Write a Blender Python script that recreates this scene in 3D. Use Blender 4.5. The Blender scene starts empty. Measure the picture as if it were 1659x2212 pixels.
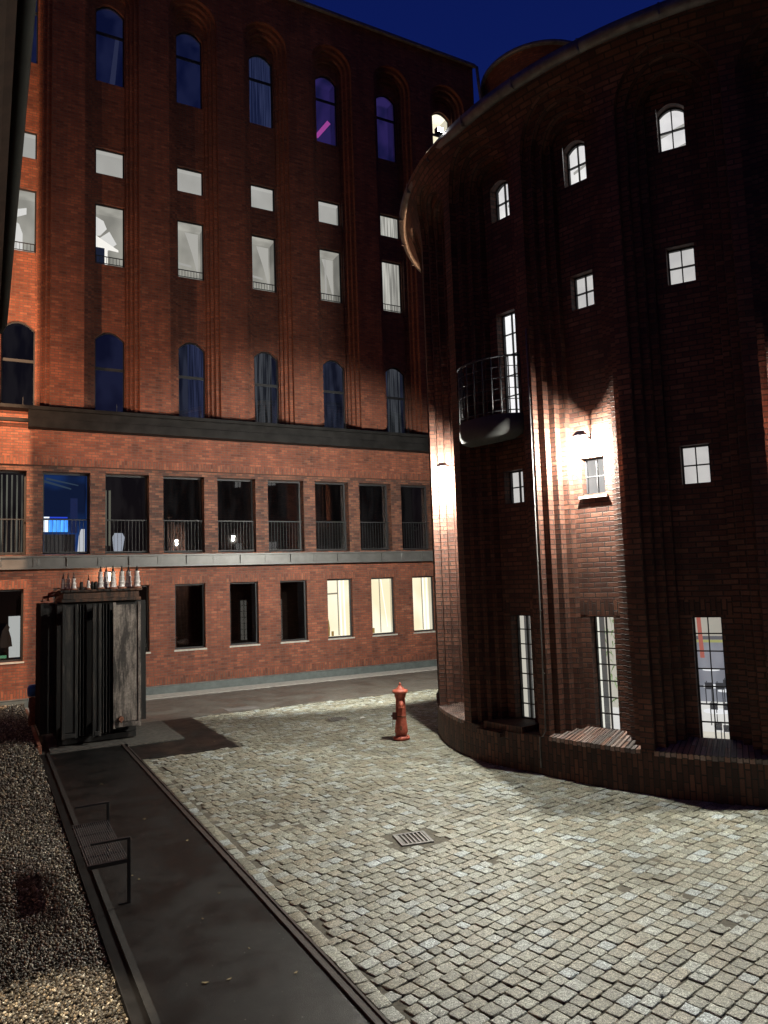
import bpy, math, random
import numpy as np
from mathutils import Vector, Matrix
PI = math.pi
S = bpy.context.scene
COL = S.collection
random.seed(7)

# ------------------------------------------------------------------ camera
cd = bpy.data.cameras.new("camera"); cam = bpy.data.objects.new("camera", cd); COL.objects.link(cam)
cd.sensor_fit = 'VERTICAL'; cd.sensor_height = 24; cd.lens = 1591.93/2212*24; cd.clip_end = 400; cd.clip_start = .05
Rm = ((0.87910719, 0.01406572, 0.47641653), (-0.47546373, 0.09558716, 0.87452692), (-0.03323846, -0.99532168, 0.0907191))
M = Matrix(((Rm[0][0], -Rm[0][1], -Rm[0][2], 0), (Rm[1][0], -Rm[1][1], -Rm[1][2], 0), (Rm[2][0], -Rm[2][1], -Rm[2][2], 3.2), (0, 0, 0, 1)))
cam.matrix_world = M
S.camera = cam

# ------------------------------------------------------------------ dusk sky
w = bpy.data.worlds.new("World"); S.world = w; w.use_nodes = True
nt = w.node_tree; nt.nodes.clear()
out = nt.nodes.new('ShaderNodeOutputWorld'); bg = nt.nodes.new('ShaderNodeBackground')
tc = nt.nodes.new('ShaderNodeTexCoord'); sx = nt.nodes.new('ShaderNodeSeparateXYZ'); cr = nt.nodes.new('ShaderNodeValToRGB')
nt.links.new(tc.outputs['Generated'], sx.inputs[0]); nt.links.new(sx.outputs['Z'], cr.inputs[0])
cr.color_ramp.elements[0].position = 0.0; cr.color_ramp.elements[0].color = (0.026, 0.015, 0.013, 1)
cr.color_ramp.elements[1].position = 0.9; cr.color_ramp.elements[1].color = (0.0022, 0.0055, 0.058, 1)
e = cr.color_ramp.elements.new(0.30); e.color = (0.012, 0.012, 0.035, 1)
e = cr.color_ramp.elements.new(0.52); e.color = (0.0036, 0.0105, 0.095, 1)
nt.links.new(cr.outputs[0], bg.inputs[0]); bg.inputs[1].default_value = 1.0
nt.links.new(bg.outputs[0], out.inputs[0])
S.view_settings.view_transform = 'Standard'; S.view_settings.look = 'None'
S.view_settings.exposure = 0; S.view_settings.gamma = 1
try:
    S.cycles.sample_clamp_indirect = 3.0
    S.cycles.max_bounces = 6
except Exception: pass

# ------------------------------------------------------------------ helpers
def tag(o, label=None, cat=None, group=None, kind=None):
    if label: o['label'] = label
    if cat: o['category'] = cat
    if group: o['group'] = group
    if kind: o['kind'] = kind
    return o
def empty(name, loc=(0, 0, 0), rz=0, label=None, cat=None, group=None):
    o = bpy.data.objects.new(name, None); COL.objects.link(o)
    o.location = loc; o.rotation_euler = (0, 0, rz); o.empty_display_size = .1
    return tag(o, label, cat, group)
class MB:
    def __init__(s): s.v = []; s.f = []; s.uv = []; s.sm = []
    def face(s, pts, uvs=None, smooth=False):
        n = len(s.v); s.v += [tuple(p) for p in pts]; s.f.append(tuple(range(n, n+len(pts))))
        s.uv.append(uvs if uvs else [(p[0], p[2]) for p in pts]); s.sm.append(smooth)
    def box(s, a, b, T=None, skip=()):
        x0, y0, z0 = a; x1, y1, z1 = b
        P = [(x0,y0,z0),(x1,y0,z0),(x1,y1,z0),(x0,y1,z0),(x0,y0,z1),(x1,y0,z1),(x1,y1,z1),(x0,y1,z1)]
        F = {'b':(3,2,1,0),'t':(4,5,6,7),'f':(0,1,5,4),'r':(1,2,6,5),'k':(2,3,7,6),'l':(3,0,4,7)}
        for k, q in F.items():
            if k in skip: continue
            pts = [P[i] for i in q]
            if k in 'bt': uv = [(p[0], p[1]) for p in pts]
            elif k in 'fk': uv = [(p[0], p[2]) for p in pts]
            else: uv = [(p[1], p[2]) for p in pts]
            if T: pts = [T(p) for p in pts]
            s.face(pts, uv)
    def tube(s, pts, r, n=8, cap=True, closed=False):
        pts = [Vector(p) for p in pts]; rings = []
        N = len(pts)
        for i, p in enumerate(pts):
            if closed: t = pts[(i+1) % N]-pts[i-1]
            else: t = pts[min(i+1, N-1)]-pts[max(i-1, 0)]
            t.normalize()
            up = Vector((0, 0, 1)) if abs(t.z) < .95 else Vector((1, 0, 0))
            a = t.cross(up).normalized(); b = a.cross(t).normalized()
            rr = r[i] if isinstance(r, (list, tuple)) else r
            rings.append([p+a*math.cos(2*PI*k/n)*rr+b*math.sin(2*PI*k/n)*rr for k in range(n)])
        for i in range(N if closed else N-1):
            A = rings[i]; B = rings[(i+1) % N]
            for k in range(n): s.face([A[k], A[(k+1) % n], B[(k+1) % n], B[k]], smooth=True)
        if cap and not closed: s.face(rings[0][::-1]); s.face(rings[-1])
    def lathe(s, prof, c=(0, 0, 0), n=24, a0=0, a1=2*PI, T=None):
        for i in range(len(prof)-1):
            (r0, z0), (r1, z1) = prof[i], prof[i+1]
            for k in range(n):
                t0 = a0+(a1-a0)*k/n; t1 = a0+(a1-a0)*(k+1)/n
                P = [(r0*math.cos(t0), r0*math.sin(t0), z0), (r0*math.cos(t1), r0*math.sin(t1), z0), (r1*math.cos(t1), r1*math.sin(t1), z1), (r1*math.cos(t0), r1*math.sin(t0), z1)]
                P = [(p[0]+c[0], p[1]+c[1], p[2]+c[2]) for p in P]
                if T: P = [T(p) for p in P]
                R = max(r0, r1)
                s.face(P, [(t0*R, z0), (t1*R, z0), (t1*R, z1), (t0*R, z1)], smooth=True)
    def build(s, name, mat, parent=None, merge=True, bevel=0):
        me = bpy.data.meshes.new(name); me.from_pydata(s.v, [], s.f)
        uvl = me.uv_layers.new(name='UVMap'); flat = [c for u in s.uv for p in u for c in p]
        uvl.data.foreach_set('uv', flat)
        me.polygons.foreach_set('use_smooth', s.sm)
        me.materials.append(mat); me.update()
        if merge:
            import bmesh
            bm = bmesh.new(); bm.from_mesh(me); bmesh.ops.remove_doubles(bm, verts=bm.verts, dist=.0004)
            bmesh.ops.recalc_face_normals(bm, faces=bm.faces) if len(bm.faces) < 4000 else None
            bm.to_mesh(me); bm.free()
        o = bpy.data.objects.new(name, me); COL.objects.link(o)
        if parent is not None: o.parent = parent
        if bevel:
            b = o.modifiers.new('bevel', 'BEVEL'); b.width = bevel; b.segments = 2; b.limit_method = 'ANGLE'
        return o
def rot_at(c, rz, z=0):
    ca, sa = math.cos(rz), math.sin(rz)
    return lambda p: (c[0]+p[0]*ca-p[1]*sa, c[1]+p[0]*sa+p[1]*ca, p[2]+z)

# ------------------------------------------------------------------ materials
def newmat(name):
    m = bpy.data.materials.new(name); m.use_nodes = True; n = m.node_tree; n.nodes.clear()
    o = n.nodes.new('ShaderNodeOutputMaterial'); p = n.nodes.new('ShaderNodeBsdfPrincipled'); n.links.new(p.outputs[0], o.inputs[0])
    return m, n, p, o
def ramp(n, stops):
    r = n.nodes.new('ShaderNodeValToRGB'); el = r.color_ramp.elements
    while len(el) < len(stops): el.new(.5)
    for e_, (p, c) in zip(el, stops): e_.position = p; e_.color = (c[0], c[1], c[2], 1)
    return r
def noise(n, scale, detail=4, vec=None, rough=.55):
    t = n.nodes.new('ShaderNodeTexNoise'); t.inputs['Scale'].default_value = scale; t.inputs['Detail'].default_value = detail; t.inputs['Roughness'].default_value = rough
    if vec is not None: n.links.new(vec, t.inputs['Vector'])
    return t
def mixc(n, fac, a, b, mode='MIX'):
    m = n.nodes.new('ShaderNodeMix'); m.data_type = 'RGBA'; m.blend_type = mode
    for sock, v in ((m.inputs['Factor'], fac), (m.inputs['A'], a), (m.inputs['B'], b)):
        pass
    ins = [i for i in m.inputs if i.type == 'RGBA']
    f = [i for i in m.inputs if i.type == 'VALUE'][0]
    for sock, v in ((f, fac), (ins[0], a), (ins[1], b)):
        if isinstance(v, bpy.types.NodeSocket): n.links.new(v, sock)
        elif isinstance(v, (int, float)): sock.default_value = v
        else: sock.default_value = (v[0], v[1], v[2], 1)
    return [o for o in m.outputs if o.type == 'RGBA'][0]
def bump(n, p, h, strength, dist):
    b = n.nodes.new('ShaderNodeBump'); b.inputs['Strength'].default_value = strength; b.inputs['Distance'].default_value = dist
    n.links.new(h, b.inputs['Height']); n.links.new(b.outputs[0], p.inputs['Normal'])
def math_(n, op, a, b=None):
    m = n.nodes.new('ShaderNodeMath'); m.operation = op
    for i, v in enumerate((a, b)):
        if v is None: continue
        if isinstance(v, bpy.types.NodeSocket): n.links.new(v, m.inputs[i])
        else: m.inputs[i].default_value = v
    return m.outputs[0]
def brick(name, stops, mortar, bw=.205, bh=.077, ms=.009, rot=False, dist=.008, stain=(.55, 1.1), rough=.72):
    m, n, p, o = newmat(name)
    uv = n.nodes.new('ShaderNodeUVMap'); vec = uv.outputs[0]
    mp = n.nodes.new('ShaderNodeMapping'); n.links.new(vec, mp.inputs[0])
    if rot: mp.inputs['Rotation'].default_value[2] = PI/2
    wob = noise(n, 9, 2, mp.outputs[0]); 
    va = n.nodes.new('ShaderNodeVectorMath'); va.operation = 'MULTIPLY_ADD'; n.links.new(wob.outputs['Color'], va.inputs[0]); va.inputs[1].default_value = (.012, .008, 0); n.links.new(mp.outputs[0], va.inputs[2])
    b = n.nodes.new('ShaderNodeTexBrick'); n.links.new(va.outputs[0], b.inputs['Vector'])
    b.offset = .5; b.inputs['Scale'].default_value = 1; b.inputs['Brick Width'].default_value = bw; b.inputs['Row Height'].default_value = bh
    b.inputs['Mortar Size'].default_value = ms; b.inputs['Mortar Smooth'].default_value = .25
    b.inputs['Color1'].default_value = (0, 0, 0, 1); b.inputs['Color2'].default_value = (1, 1, 1, 1); b.inputs['Mortar'].default_value = (.5, .5, .5, 1)
    r = ramp(n, stops); n.links.new(b.outputs['Color'], r.inputs[0])
    fine = noise(n, 60, 4, mp.outputs[0]); fr = ramp(n, [(.25, (.72,)*3), (.75, (1.22,)*3)]); n.links.new(fine.outputs[0], fr.inputs[0])
    c = mixc(n, .7, r.outputs[0], fr.outputs[0], 'MULTIPLY')
    big = noise(n, .9, 5, mp.outputs[0], .65); br = ramp(n, [(.3, (stain[0],)*3), (.68, (stain[1],)*3)]); n.links.new(big.outputs[0], br.inputs[0])
    c = mixc(n, 1, c, br.outputs[0], 'MULTIPLY')
    ms_ = n.nodes.new('ShaderNodeMapping'); n.links.new(vec, ms_.inputs[0]); ms_.inputs['Scale'].default_value = (2.6, .16, 1)
    st = noise(n, 1.5, 4, ms_.outputs[0], .6); sr = ramp(n, [(.38, (.62,)*3), (.56, (1.08,)*3)]); n.links.new(st.outputs[0], sr.inputs[0])
    c = mixc(n, .6, c, sr.outputs[0], 'MULTIPLY')
    c = mixc(n, b.outputs['Fac'], c, mortar)
    n.links.new(c, p.inputs['Base Color']); p.inputs['Roughness'].default_value = rough; p.inputs['Specular IOR Level'].default_value = .35
    hgt = math_(n, 'SUBTRACT', math_(n, 'MULTIPLY', fine.outputs[0], .35), b.outputs['Fac'])
    hgt = math_(n, 'ADD', hgt, math_(n, 'MULTIPLY', b.outputs['Color'], .35))
    bump(n, p, hgt, 1.0, dist)
    return m
def plain(name, col, rough=.5, metal=0, var=.25, scale=14, bmp=.0, col2=None, spec=.5, stretch=None):
    m, n, p, o = newmat(name)
    tcn = n.nodes.new('ShaderNodeTexCoord'); v = tcn.outputs['Object']
    if stretch:
        mp = n.nodes.new('ShaderNodeMapping'); n.links.new(v, mp.inputs[0]); mp.inputs['Scale'].default_value = stretch; v = mp.outputs[0]
    t = noise(n, scale, 6, v, .6)
    c2 = col2 if col2 else tuple(c*(1+var) for c in col)
    c1 = col if col2 else tuple(c*(1-var) for c in col)
    r = ramp(n, [(.35, c1), (.65, c2)]); n.links.new(t.outputs[0], r.inputs[0]); n.links.new(r.outputs[0], p.inputs['Base Color'])
    p.inputs['Roughness'].default_value = rough; p.inputs['Metallic'].default_value = metal; p.inputs['Specular IOR Level'].default_value = spec
    if bmp: bump(n, p, t.outputs[0], .6, bmp)
    return m
def emit(name, col, strength, col2=None, scale=(1, 1, 1), nscale=3, thr=(.4, .6)):
    m, n, p, o = newmat(name); n.nodes.remove(p)
    em = n.nodes.new('ShaderNodeEmission'); n.links.new(em.outputs[0], o.inputs[0]); em.inputs[1].default_value = strength
    if name.endswith('room'):      # room shading put into the glow: sides dimmer, ceiling and floor brighter by normal
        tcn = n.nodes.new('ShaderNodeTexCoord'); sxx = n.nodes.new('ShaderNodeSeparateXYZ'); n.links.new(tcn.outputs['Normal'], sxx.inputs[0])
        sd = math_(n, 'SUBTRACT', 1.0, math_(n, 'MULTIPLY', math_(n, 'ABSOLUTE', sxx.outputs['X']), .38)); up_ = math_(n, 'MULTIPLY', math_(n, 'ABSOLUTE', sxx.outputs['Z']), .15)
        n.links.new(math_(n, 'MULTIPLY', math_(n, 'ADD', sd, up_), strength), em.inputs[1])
    if col2:
        tcn = n.nodes.new('ShaderNodeTexCoord'); mp = n.nodes.new('ShaderNodeMapping'); n.links.new(tcn.outputs['Object'], mp.inputs[0]); mp.inputs['Scale'].default_value = scale
        t = noise(n, nscale, 2, mp.outputs[0]); r = ramp(n, [(thr[0], col), (thr[1], col2)]); n.links.new(t.outputs[0], r.inputs[0]); n.links.new(r.outputs[0], em.inputs[0])
    else: em.inputs[0].default_value = (*col, 1)
    return m
def glass(name, tint=.85, rough=.03, refl=1.0, base=.08):
    m, n, p, o = newmat(name); n.nodes.remove(p)
    tr = n.nodes.new('ShaderNodeBsdfTransparent'); tr.inputs[0].default_value = (tint, tint, tint*1.02, 1)
    gl = n.nodes.new('ShaderNodeBsdfGlossy'); gl.inputs['Roughness'].default_value = rough; gl.inputs[0].default_value = (refl, refl, refl, 1)
    ge = n.nodes.new('ShaderNodeNewGeometry'); dt = n.nodes.new('ShaderNodeVectorMath'); dt.operation = 'DOT_PRODUCT'
    n.links.new(ge.outputs['Incoming'], dt.inputs[0]); n.links.new(ge.outputs['Normal'], dt.inputs[1])
    om = math_(n, 'SUBTRACT', 1.0, math_(n, 'ABSOLUTE', dt.outputs['Value']))
    fz = math_(n, 'MINIMUM', math_(n, 'ADD', base, math_(n, 'MULTIPLY', math_(n, 'POWER', om, 5.0), 1-base)), 1.0)
    mx = n.nodes.new('ShaderNodeMixShader'); n.links.new(fz, mx.inputs[0])
    n.links.new(tr.outputs[0], mx.inputs[1]); n.links.new(gl.outputs[0], mx.inputs[2]); n.links.new(mx.outputs[0], o.inputs[0])
    return m
RED = [(.0, (.125, .036, .021)), (.2, (.170, .048, .026)), (.6, (.210, .060, .031)), (.9, (.245, .074, .038)), (1, (.27, .095, .052))]
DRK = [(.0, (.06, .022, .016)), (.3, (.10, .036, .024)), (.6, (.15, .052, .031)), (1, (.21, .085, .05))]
mt = {}
mt['brick'] = brick('red_brick', RED, (.085, .055, .042))
mt['soldier'] = brick('soldier_brick', RED, (.085, .055, .042), rot=True)
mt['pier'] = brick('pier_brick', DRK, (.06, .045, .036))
mt['drum'] = brick('klinker_brick', [(.0, (.080, .031, .022)), (.3, (.112, .043, .028)), (.65, (.142, .054, .034)), (1, (.185, .082, .054))], (.034, .023, .018), bw=.235, bh=.080, ms=.011, dist=.022, rough=.6)
mt['drumsoldier'] = brick('klinker_soldier', [(.0, (.038, .017, .013)), (.5, (.085, .034, .022)), (1, (.15, .065, .040))], (.022, .017, .014), bw=.235, bh=.080, ms=.010, rot=True, dist=.018, rough=.6)
mt['sillbrick'] = brick('sill_brick', [(0, (.20, .17, .16)), (.4, (.28, .24, .23)), (.75, (.36, .20, .15)), (1, (.42, .36, .33))], (.05, .045, .04), bw=.6, bh=.078, ms=.008, rot=True, rough=.5)
mt['black'] = plain('black_steel', (.012, .012, .013), .38, 0, .3, 20)
mt['canopy'] = plain('canopy_metal', (.011, .0105, .0105), .7, 0, .35, 3, spec=.12)
mt['girder'] = plain('girder_paint', (.07, .069, .068), .45, .1, .18, 3)
mt['zinc'] = plain('zinc', (.16, .155, .15), .5, .35, .3, 5)
mt['gutter'] = plain('dark_gutter', (.004, .0055, .005), .8, 0, .3, 4, spec=.1)
mt['plinth'] = plain('plinth_coating', (.075, .088, .088), .5, 0, .2, 6)
mt['concrete'] = plain('concrete', (.30, .29, .27), .8, 0, .2, 8, .002)
mt['bconcrete'] = plain('balcony_concrete', (.045, .046, .045), .8, 0, .2, 5, .002)
mt['sill'] = plain('sill_stone', (.34, .32, .29), .6, 0, .15, 12)
mt['tan_reveal'] = plain('reveal', (.3, .15, .09), .8)
mt['frame'] = plain('window_frame', (.010, .010, .012), .6, 0, .2, 10)
mt['white'] = plain('porcelain', (.62, .58, .56), .22, 0, .12, 9)
mt['hyd'] = plain('hydrant_paint', (.26, .05, .03), .55, 0, .2, 12, .002, col2=(.50, .125, .075))
mt['hyddark'] = plain('hydrant_dark', (.10, .022, .016), .6)
mt['rust'] = plain('rusty_steel', (.13, .05, .028), .8, .1, .5, 16, .002, col2=(.30, .12, .07))
mt['bluecap'] = plain('blue_plastic', (.02, .16, .55), .4)
mt['soffit'] = plain('soffit', (.012, .007, .005), .9, 0, .3, 6, spec=.1)
mt['glass'] = glass('clear_glass', .92)
mt['dglass'] = glass('dark_glass', .7, .01, base=.14)
mt['lampw'] = emit('lamp_white', (1, .97, .92), 40)
mt['lampo'] = emit('lamp_warm', (1, .78, .45), 14)
mt['lamp_small'] = emit('lamp_led', (1, 1, 1), 60)
# weathered transformer paint
def weathered(name, a, b_, lo=.42, hi=.6):
    m, n, p, o = newmat(name)
    tcn = n.nodes.new('ShaderNodeTexCoord'); mp = n.nodes.new('ShaderNodeMapping'); n.links.new(tcn.outputs['Object'], mp.inputs[0]); mp.inputs['Scale'].default_value = (7, 7, 1.1)
    t = noise(n, 1.1, 8, mp.outputs[0], .68); r = ramp(n, [(lo, a), (hi, b_)]); n.links.new(t.outputs[0], r.inputs[0])
    t2 = noise(n, 30, 5, tcn.outputs['Object']); r2 = ramp(n, [(.3, (.6,)*3), (.7, (1.2,)*3)]); n.links.new(t2.outputs[0], r2.inputs[0])
    c = mixc(n, 1, r.outputs[0], r2.outputs[0], 'MULTIPLY'); n.links.new(c, p.inputs['Base Color']); p.inputs['Roughness'].default_value = .75
    bump(n, p, t.outputs[0], .5, .004)
    return m
mt['tr_dark'] = weathered('transformer_black', (.004, .0035, .0035), (.013, .011, .010))
mt['tr_rust'] = weathered('transformer_rust', (.012, .008, .006), (.10, .045, .025))
mt['tr_grey'] = weathered('transformer_grey', (.007, .007, .007), (.06, .052, .045), .5, .66)
mt['tr_pale'] = weathered('transformer_pale', (.035, .03, .027), (.24, .205, .18), .44, .6)
# asphalt
def asphalt(name, col, rough, spec):
    m, n, p, o = newmat(name); p.inputs['Specular IOR Level'].default_value = spec
    tcn = n.nodes.new('ShaderNodeTexCoord'); v = tcn.outputs['Object']
    t = noise(n, 160, 3, v); t2 = noise(n, 1.6, 5, v, .6)
    r = ramp(n, [(.3, tuple(c*.6 for c in col)), (.62, tuple(c*1.25 for c in col)), (.78, tuple(c*2.6 for c in col))]); n.links.new(t.outputs[0], r.inputs[0])
    r2 = ramp(n, [(.35, (.75,)*3), (.65, (1.25,)*3)]); n.links.new(t2.outputs[0], r2.inputs[0])
    vo = n.nodes.new('ShaderNodeTexVoronoi'); vo.inputs['Scale'].default_value = 16; n.links.new(v, vo.inputs['Vector'])
    sc_ = n.nodes.new('ShaderNodeSeparateColor'); n.links.new(vo.outputs['Color'], sc_.inputs[0])
    spk = math_(n, 'MULTIPLY', math_(n, 'LESS_THAN', vo.outputs['Distance'], .085), math_(n, 'GREATER_THAN', sc_.outputs[0], .72))
    n.links.new(mixc(n, spk, mixc(n, 1, r.outputs[0], r2.outputs[0], 'MULTIPLY'), (.20, .19, .165)), p.inputs['Base Color'])
    rr = ramp(n, [(.4, (rough-.12,)*3), (.62, (rough+.14,)*3)]); n.links.new(t2.outputs[0], rr.inputs[0]); n.links.new(rr.outputs[0], p.inputs['Roughness'])
    bump(n, p, t.outputs[0], .7, .004)
    return m
mt['asphalt'] = asphalt('wet_asphalt', (.009, .0087, .0084), .5, .24)
mt['road'] = asphalt('road_asphalt', (.075, .070, .062), .42, .5)
mt['soil'] = plain('joint_sand', (.055, .048, .038), .95, 0, .3, 30, .004)
def attr_stone(name, rough, bscale, bdist, spk=True):
    m, n, p, o = newmat(name)
    a = n.nodes.new('ShaderNodeAttribute'); a.attribute_name = 'col'
    tcn = n.nodes.new('ShaderNodeTexCoord'); t = noise(n, bscale, 5, tcn.outputs['Object'], .7)
    r = ramp(n, [(.34, (.42,)*3), (.5, (.95,)*3), (.64, (1.6,)*3)]); n.links.new(t.outputs[0], r.inputs[0])
    t3 = noise(n, bscale*3.2, 2, tcn.outputs['Object'], .6); r3 = ramp(n, [(.38, (.40,)*3), (.5, (.92,)*3), (.62, (1.9,)*3)]); n.links.new(t3.outputs[0], r3.inputs[0])
    t4 = noise(n, .8, 4, tcn.outputs['Object'], .6); r4 = ramp(n, [(.35, (.82, .80, .72)), (.65, (1.12, 1.14, 1.12))]); n.links.new(t4.outputs[0], r4.inputs[0])
    c = mixc(n, 1, mixc(n, 1, a.outputs['Color'], r.outputs[0], 'MULTIPLY'), r3.outputs[0], 'MULTIPLY')
    n.links.new(mixc(n, 1, c, r4.outputs[0], 'MULTIPLY'), p.inputs['Base Color'])
    p.inputs['Roughness'].default_value = rough; bump(n, p, t.outputs[0], .8, bdist)
    return m
mt['cobble'] = attr_stone('granite_cobble', .5, 38, .007)
mt['pebble'] = attr_stone('pebble', .55, 60, .002)
mt['leafy'] = plain('leaf', (.30, .24, .12), .7)
mt['paper'] = plain('paper', (.7, .7, .68), .7)
mt['plant'] = plain('plant_leaf', (.06, .14, .03), .5)

# ------------------------------------------------------------------ lights
def light(name, kind, loc, energy, col, size=.06, aim=None, cone=None, blend=.2, parent=None):
    l = bpy.data.lights.new(name, kind); l.energy = energy; l.color = col
    l.shadow_soft_size = size
    if kind == 'SPOT': l.spot_size = math.radians(cone); l.spot_blend = blend
    o = bpy.data.objects.new(name, l); COL.objects.link(o); o.location = loc
    if aim: o.rotation_euler = (Vector(aim)-Vector(loc)).to_track_quat('-Z', 'Y').to_euler()
    if parent: o.parent = parent
    return o
COOL = (1, .975, .86); WARM = (1, .62, .32)

# ================================================================== GROUND
def sheet(name, x0, y0, x1, y1, z, m, thick=0, kind='structure'):
    b = MB()
    if thick: b.box((x0, y0, z-thick), (x1, y1, z))
    else: b.face([(x0, y0, z), (x1, y0, z), (x1, y1, z), (x0, y1, z)], [(x0, y0), (x1, y0), (x1, y1), (x0, y1)])
    o = b.build(name, m); tag(o, kind=kind); return o
sheet('ground', -60, -40, 90, 90, -.03, mt['soil'])
sheet('road', 1.13, 18.45, 40, 22.05, .000, mt['road'], .02)
sheet('path', 1.19, 1.5, 2.52, 18.45, .000, mt['asphalt'], .02)
sheet('path', 2.62, 14.6, 4.5, 18.446, .002, mt['asphalt'], .02)
sheet('pavement', .6, 22.05, 40, 22.88, .015, mt['concrete'], .03)
# kerbs of rusty steel / stone
b = MB(); b.box((2.52, 1.5, -.02), (2.545, 16.3, .020)); b.box((2.545, 1.5, -.02), (2.62, 16.3, .003)); b.box((2.60, 1.5, -.02), (2.625, 16.3, .016))
tag(b.build('kerb', plain('rust_kerb', (.036, .026, .022), .7, 0, .4, 12, .003), bevel=.004), kind='structure')
b = MB(); b.box((1.13, 1.5, -.02), (1.19, 16.3, .012))
tag(b.build('kerb', plain('old_kerb', (.013, .012, .011), .8, 0, .5, 20, .003)), kind='structure')
b = MB(); b.box((1.005, 1.5, -.03), (1.13, 16.3, -.012)); b.box((.99, 1.5, -.02), (1.002, 16.3, .05))
tag(b.build('kerb', mt['canopy']), kind='structure')

# cobbles, laid in slightly wavy rows
def poly_mesh(name, V, F, cols_per_vert, m, smooth=True):
    me = bpy.data.meshes.new(name); me.vertices.add(len(V)); me.vertices.foreach_set('co', V.astype(np.float32).ravel())
    nf, k = F.shape; me.loops.add(nf*k); me.loops.foreach_set('vertex_index', F.astype(np.int32).ravel())
    me.polygons.add(nf); me.polygons.foreach_set('loop_start', np.arange(0, nf*k, k, dtype=np.int32))
    try: me.polygons.foreach_set('loop_total', np.full(nf, k, dtype=np.int32))
    except Exception: pass
    me.update(calc_edges=True); me.validate()
    me.polygons.foreach_set('use_smooth', np.full(nf, smooth))
    at = me.color_attributes.new('col', 'FLOAT_COLOR', 'POINT')
    c4 = np.c_[cols_per_vert, np.ones(len(V))].astype(np.float32); at.data.foreach_set('color', c4.ravel())
    me.materials.append(m)
    o = bpy.data.objects.new(name, me); COL.objects.link(o); return o
rng = np.random.default_rng(3)
def cobbles():
    ang = math.radians(12.5); ca, sa = math.cos(ang), math.sin(ang)
    Vs = []; Fs = []; Cs = []; n = 0
    k = 7
    gx = np.linspace(-1, 1, k)
    GX, GY = np.meshgrid(gx, gx); GX = GX.ravel(); GY = GY.ravel()
    rad = np.maximum(abs(GX), abs(GY))
    prof = np.where(rad > .9, -1.0, np.where(rad > .5, -.16, 0))
    q = [(i*k+j, i*k+j+1, (i+1)*k+j+1, (i+1)*k+j) for i in range(k-1) for j in range(k-1)]
    Q = np.array(q)
    stones = []
    yy = 2.5
    while yy < 14.45:
        L = rng.uniform(.15, .22); stones.append((2.70, yy+L/2, L, .135, PI/2)); yy += L
    v = -12.0
    pal = np.array([(.22, .215, .175), (.19, .185, .148), (.245, .25, .215), (.205, .19, .15), (.26, .275, .26), (.165, .165, .137)])
    while v < 20:
        d = rng.uniform(.118, .146); u = -2.0+rng.uniform(0, .2)
        while u < 17:
            L = rng.uniform(.11, .20)
            cu = u+L/2; cv = v+d/2+.035*math.sin(cu*.9+v*.3)+.02*math.sin(cu*2.3+1)
            x = cu*ca-cv*sa; y = cu*sa+cv*ca
            u += L
            if x < 2.785 or x > 13 or y < 2.5 or y > 18.4: continue
            if x < 4.56 and y > 14.52: continue
            dd = math.hypot(x-14.2, y-10.45)
            if dd < 6.3: continue
            if abs(x-4.71) < .3 and abs(y-8.18) < .3: continue
            if abs(x-7.28) < .24 and abs(y-15.97) < .24: continue
            stones.append((x, y, L, d, ang))
        v += d
    for (x, y, L, d, an) in stones:
        hx = L/2-.004; hy = d/2-.004
        sx_ = GX*(1-.10*(1-abs(GX))); 
        r_in = np.where(rad > .9, 1, np.where(rad > .5, 1.42, np.where(rad > .2, 2.5, 1)))
        px = GX*hx*r_in; py = GY*hy*r_in
        # round the corners
        cor = (abs(GX) > .9) & (abs(GY) > .9); px = np.where(cor, px*.93, px); py = np.where(cor, py*.93, py)
        px = px+rng.normal(0, .0022, k*k); py = py+rng.normal(0, .0022, k*k)
        a2 = rng.normal(0, .03)
        rx = px*math.cos(an+a2)-py*math.sin(an+a2); ry = px*math.sin(an+a2)+py*math.cos(an+a2)
        tilt = rng.normal(0, .026, 2)
        z = prof*.010+rng.normal(0, .0011, k*k)+.001+rng.normal(0, .0032)+px*tilt[0]+py*tilt[1]
        z += .005*math.sin(x*1.1+.5)*math.sin(y*.8)
        Vs.append(np.c_[x+rx, y+ry, z]); Fs.append(Q+n); n += k*k
        c = pal[rng.integers(len(pal))]*rng.uniform(.88, 1.10)
        if rng.random() < .06: c = np.array((.28, .31, .32))
        cc = np.tile(c, (k*k, 1)); cc[rad > .9] *= .84
        Cs.append(cc)
    o = poly_mesh('cobblestones', np.concatenate(Vs), np.concatenate(Fs), np.concatenate(Cs), mt['cobble'])
    tag(o, 'grey granite cobblestones paving the courtyard between path and round building', 'cobblestones', kind='structure')
cobbles()
sheet('ground', 2.62, 1.5, 40, 18.45, -.0100, plain('wet_joint', (.085, .077, .058), .9, 0, .35, 26, .004))

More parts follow.
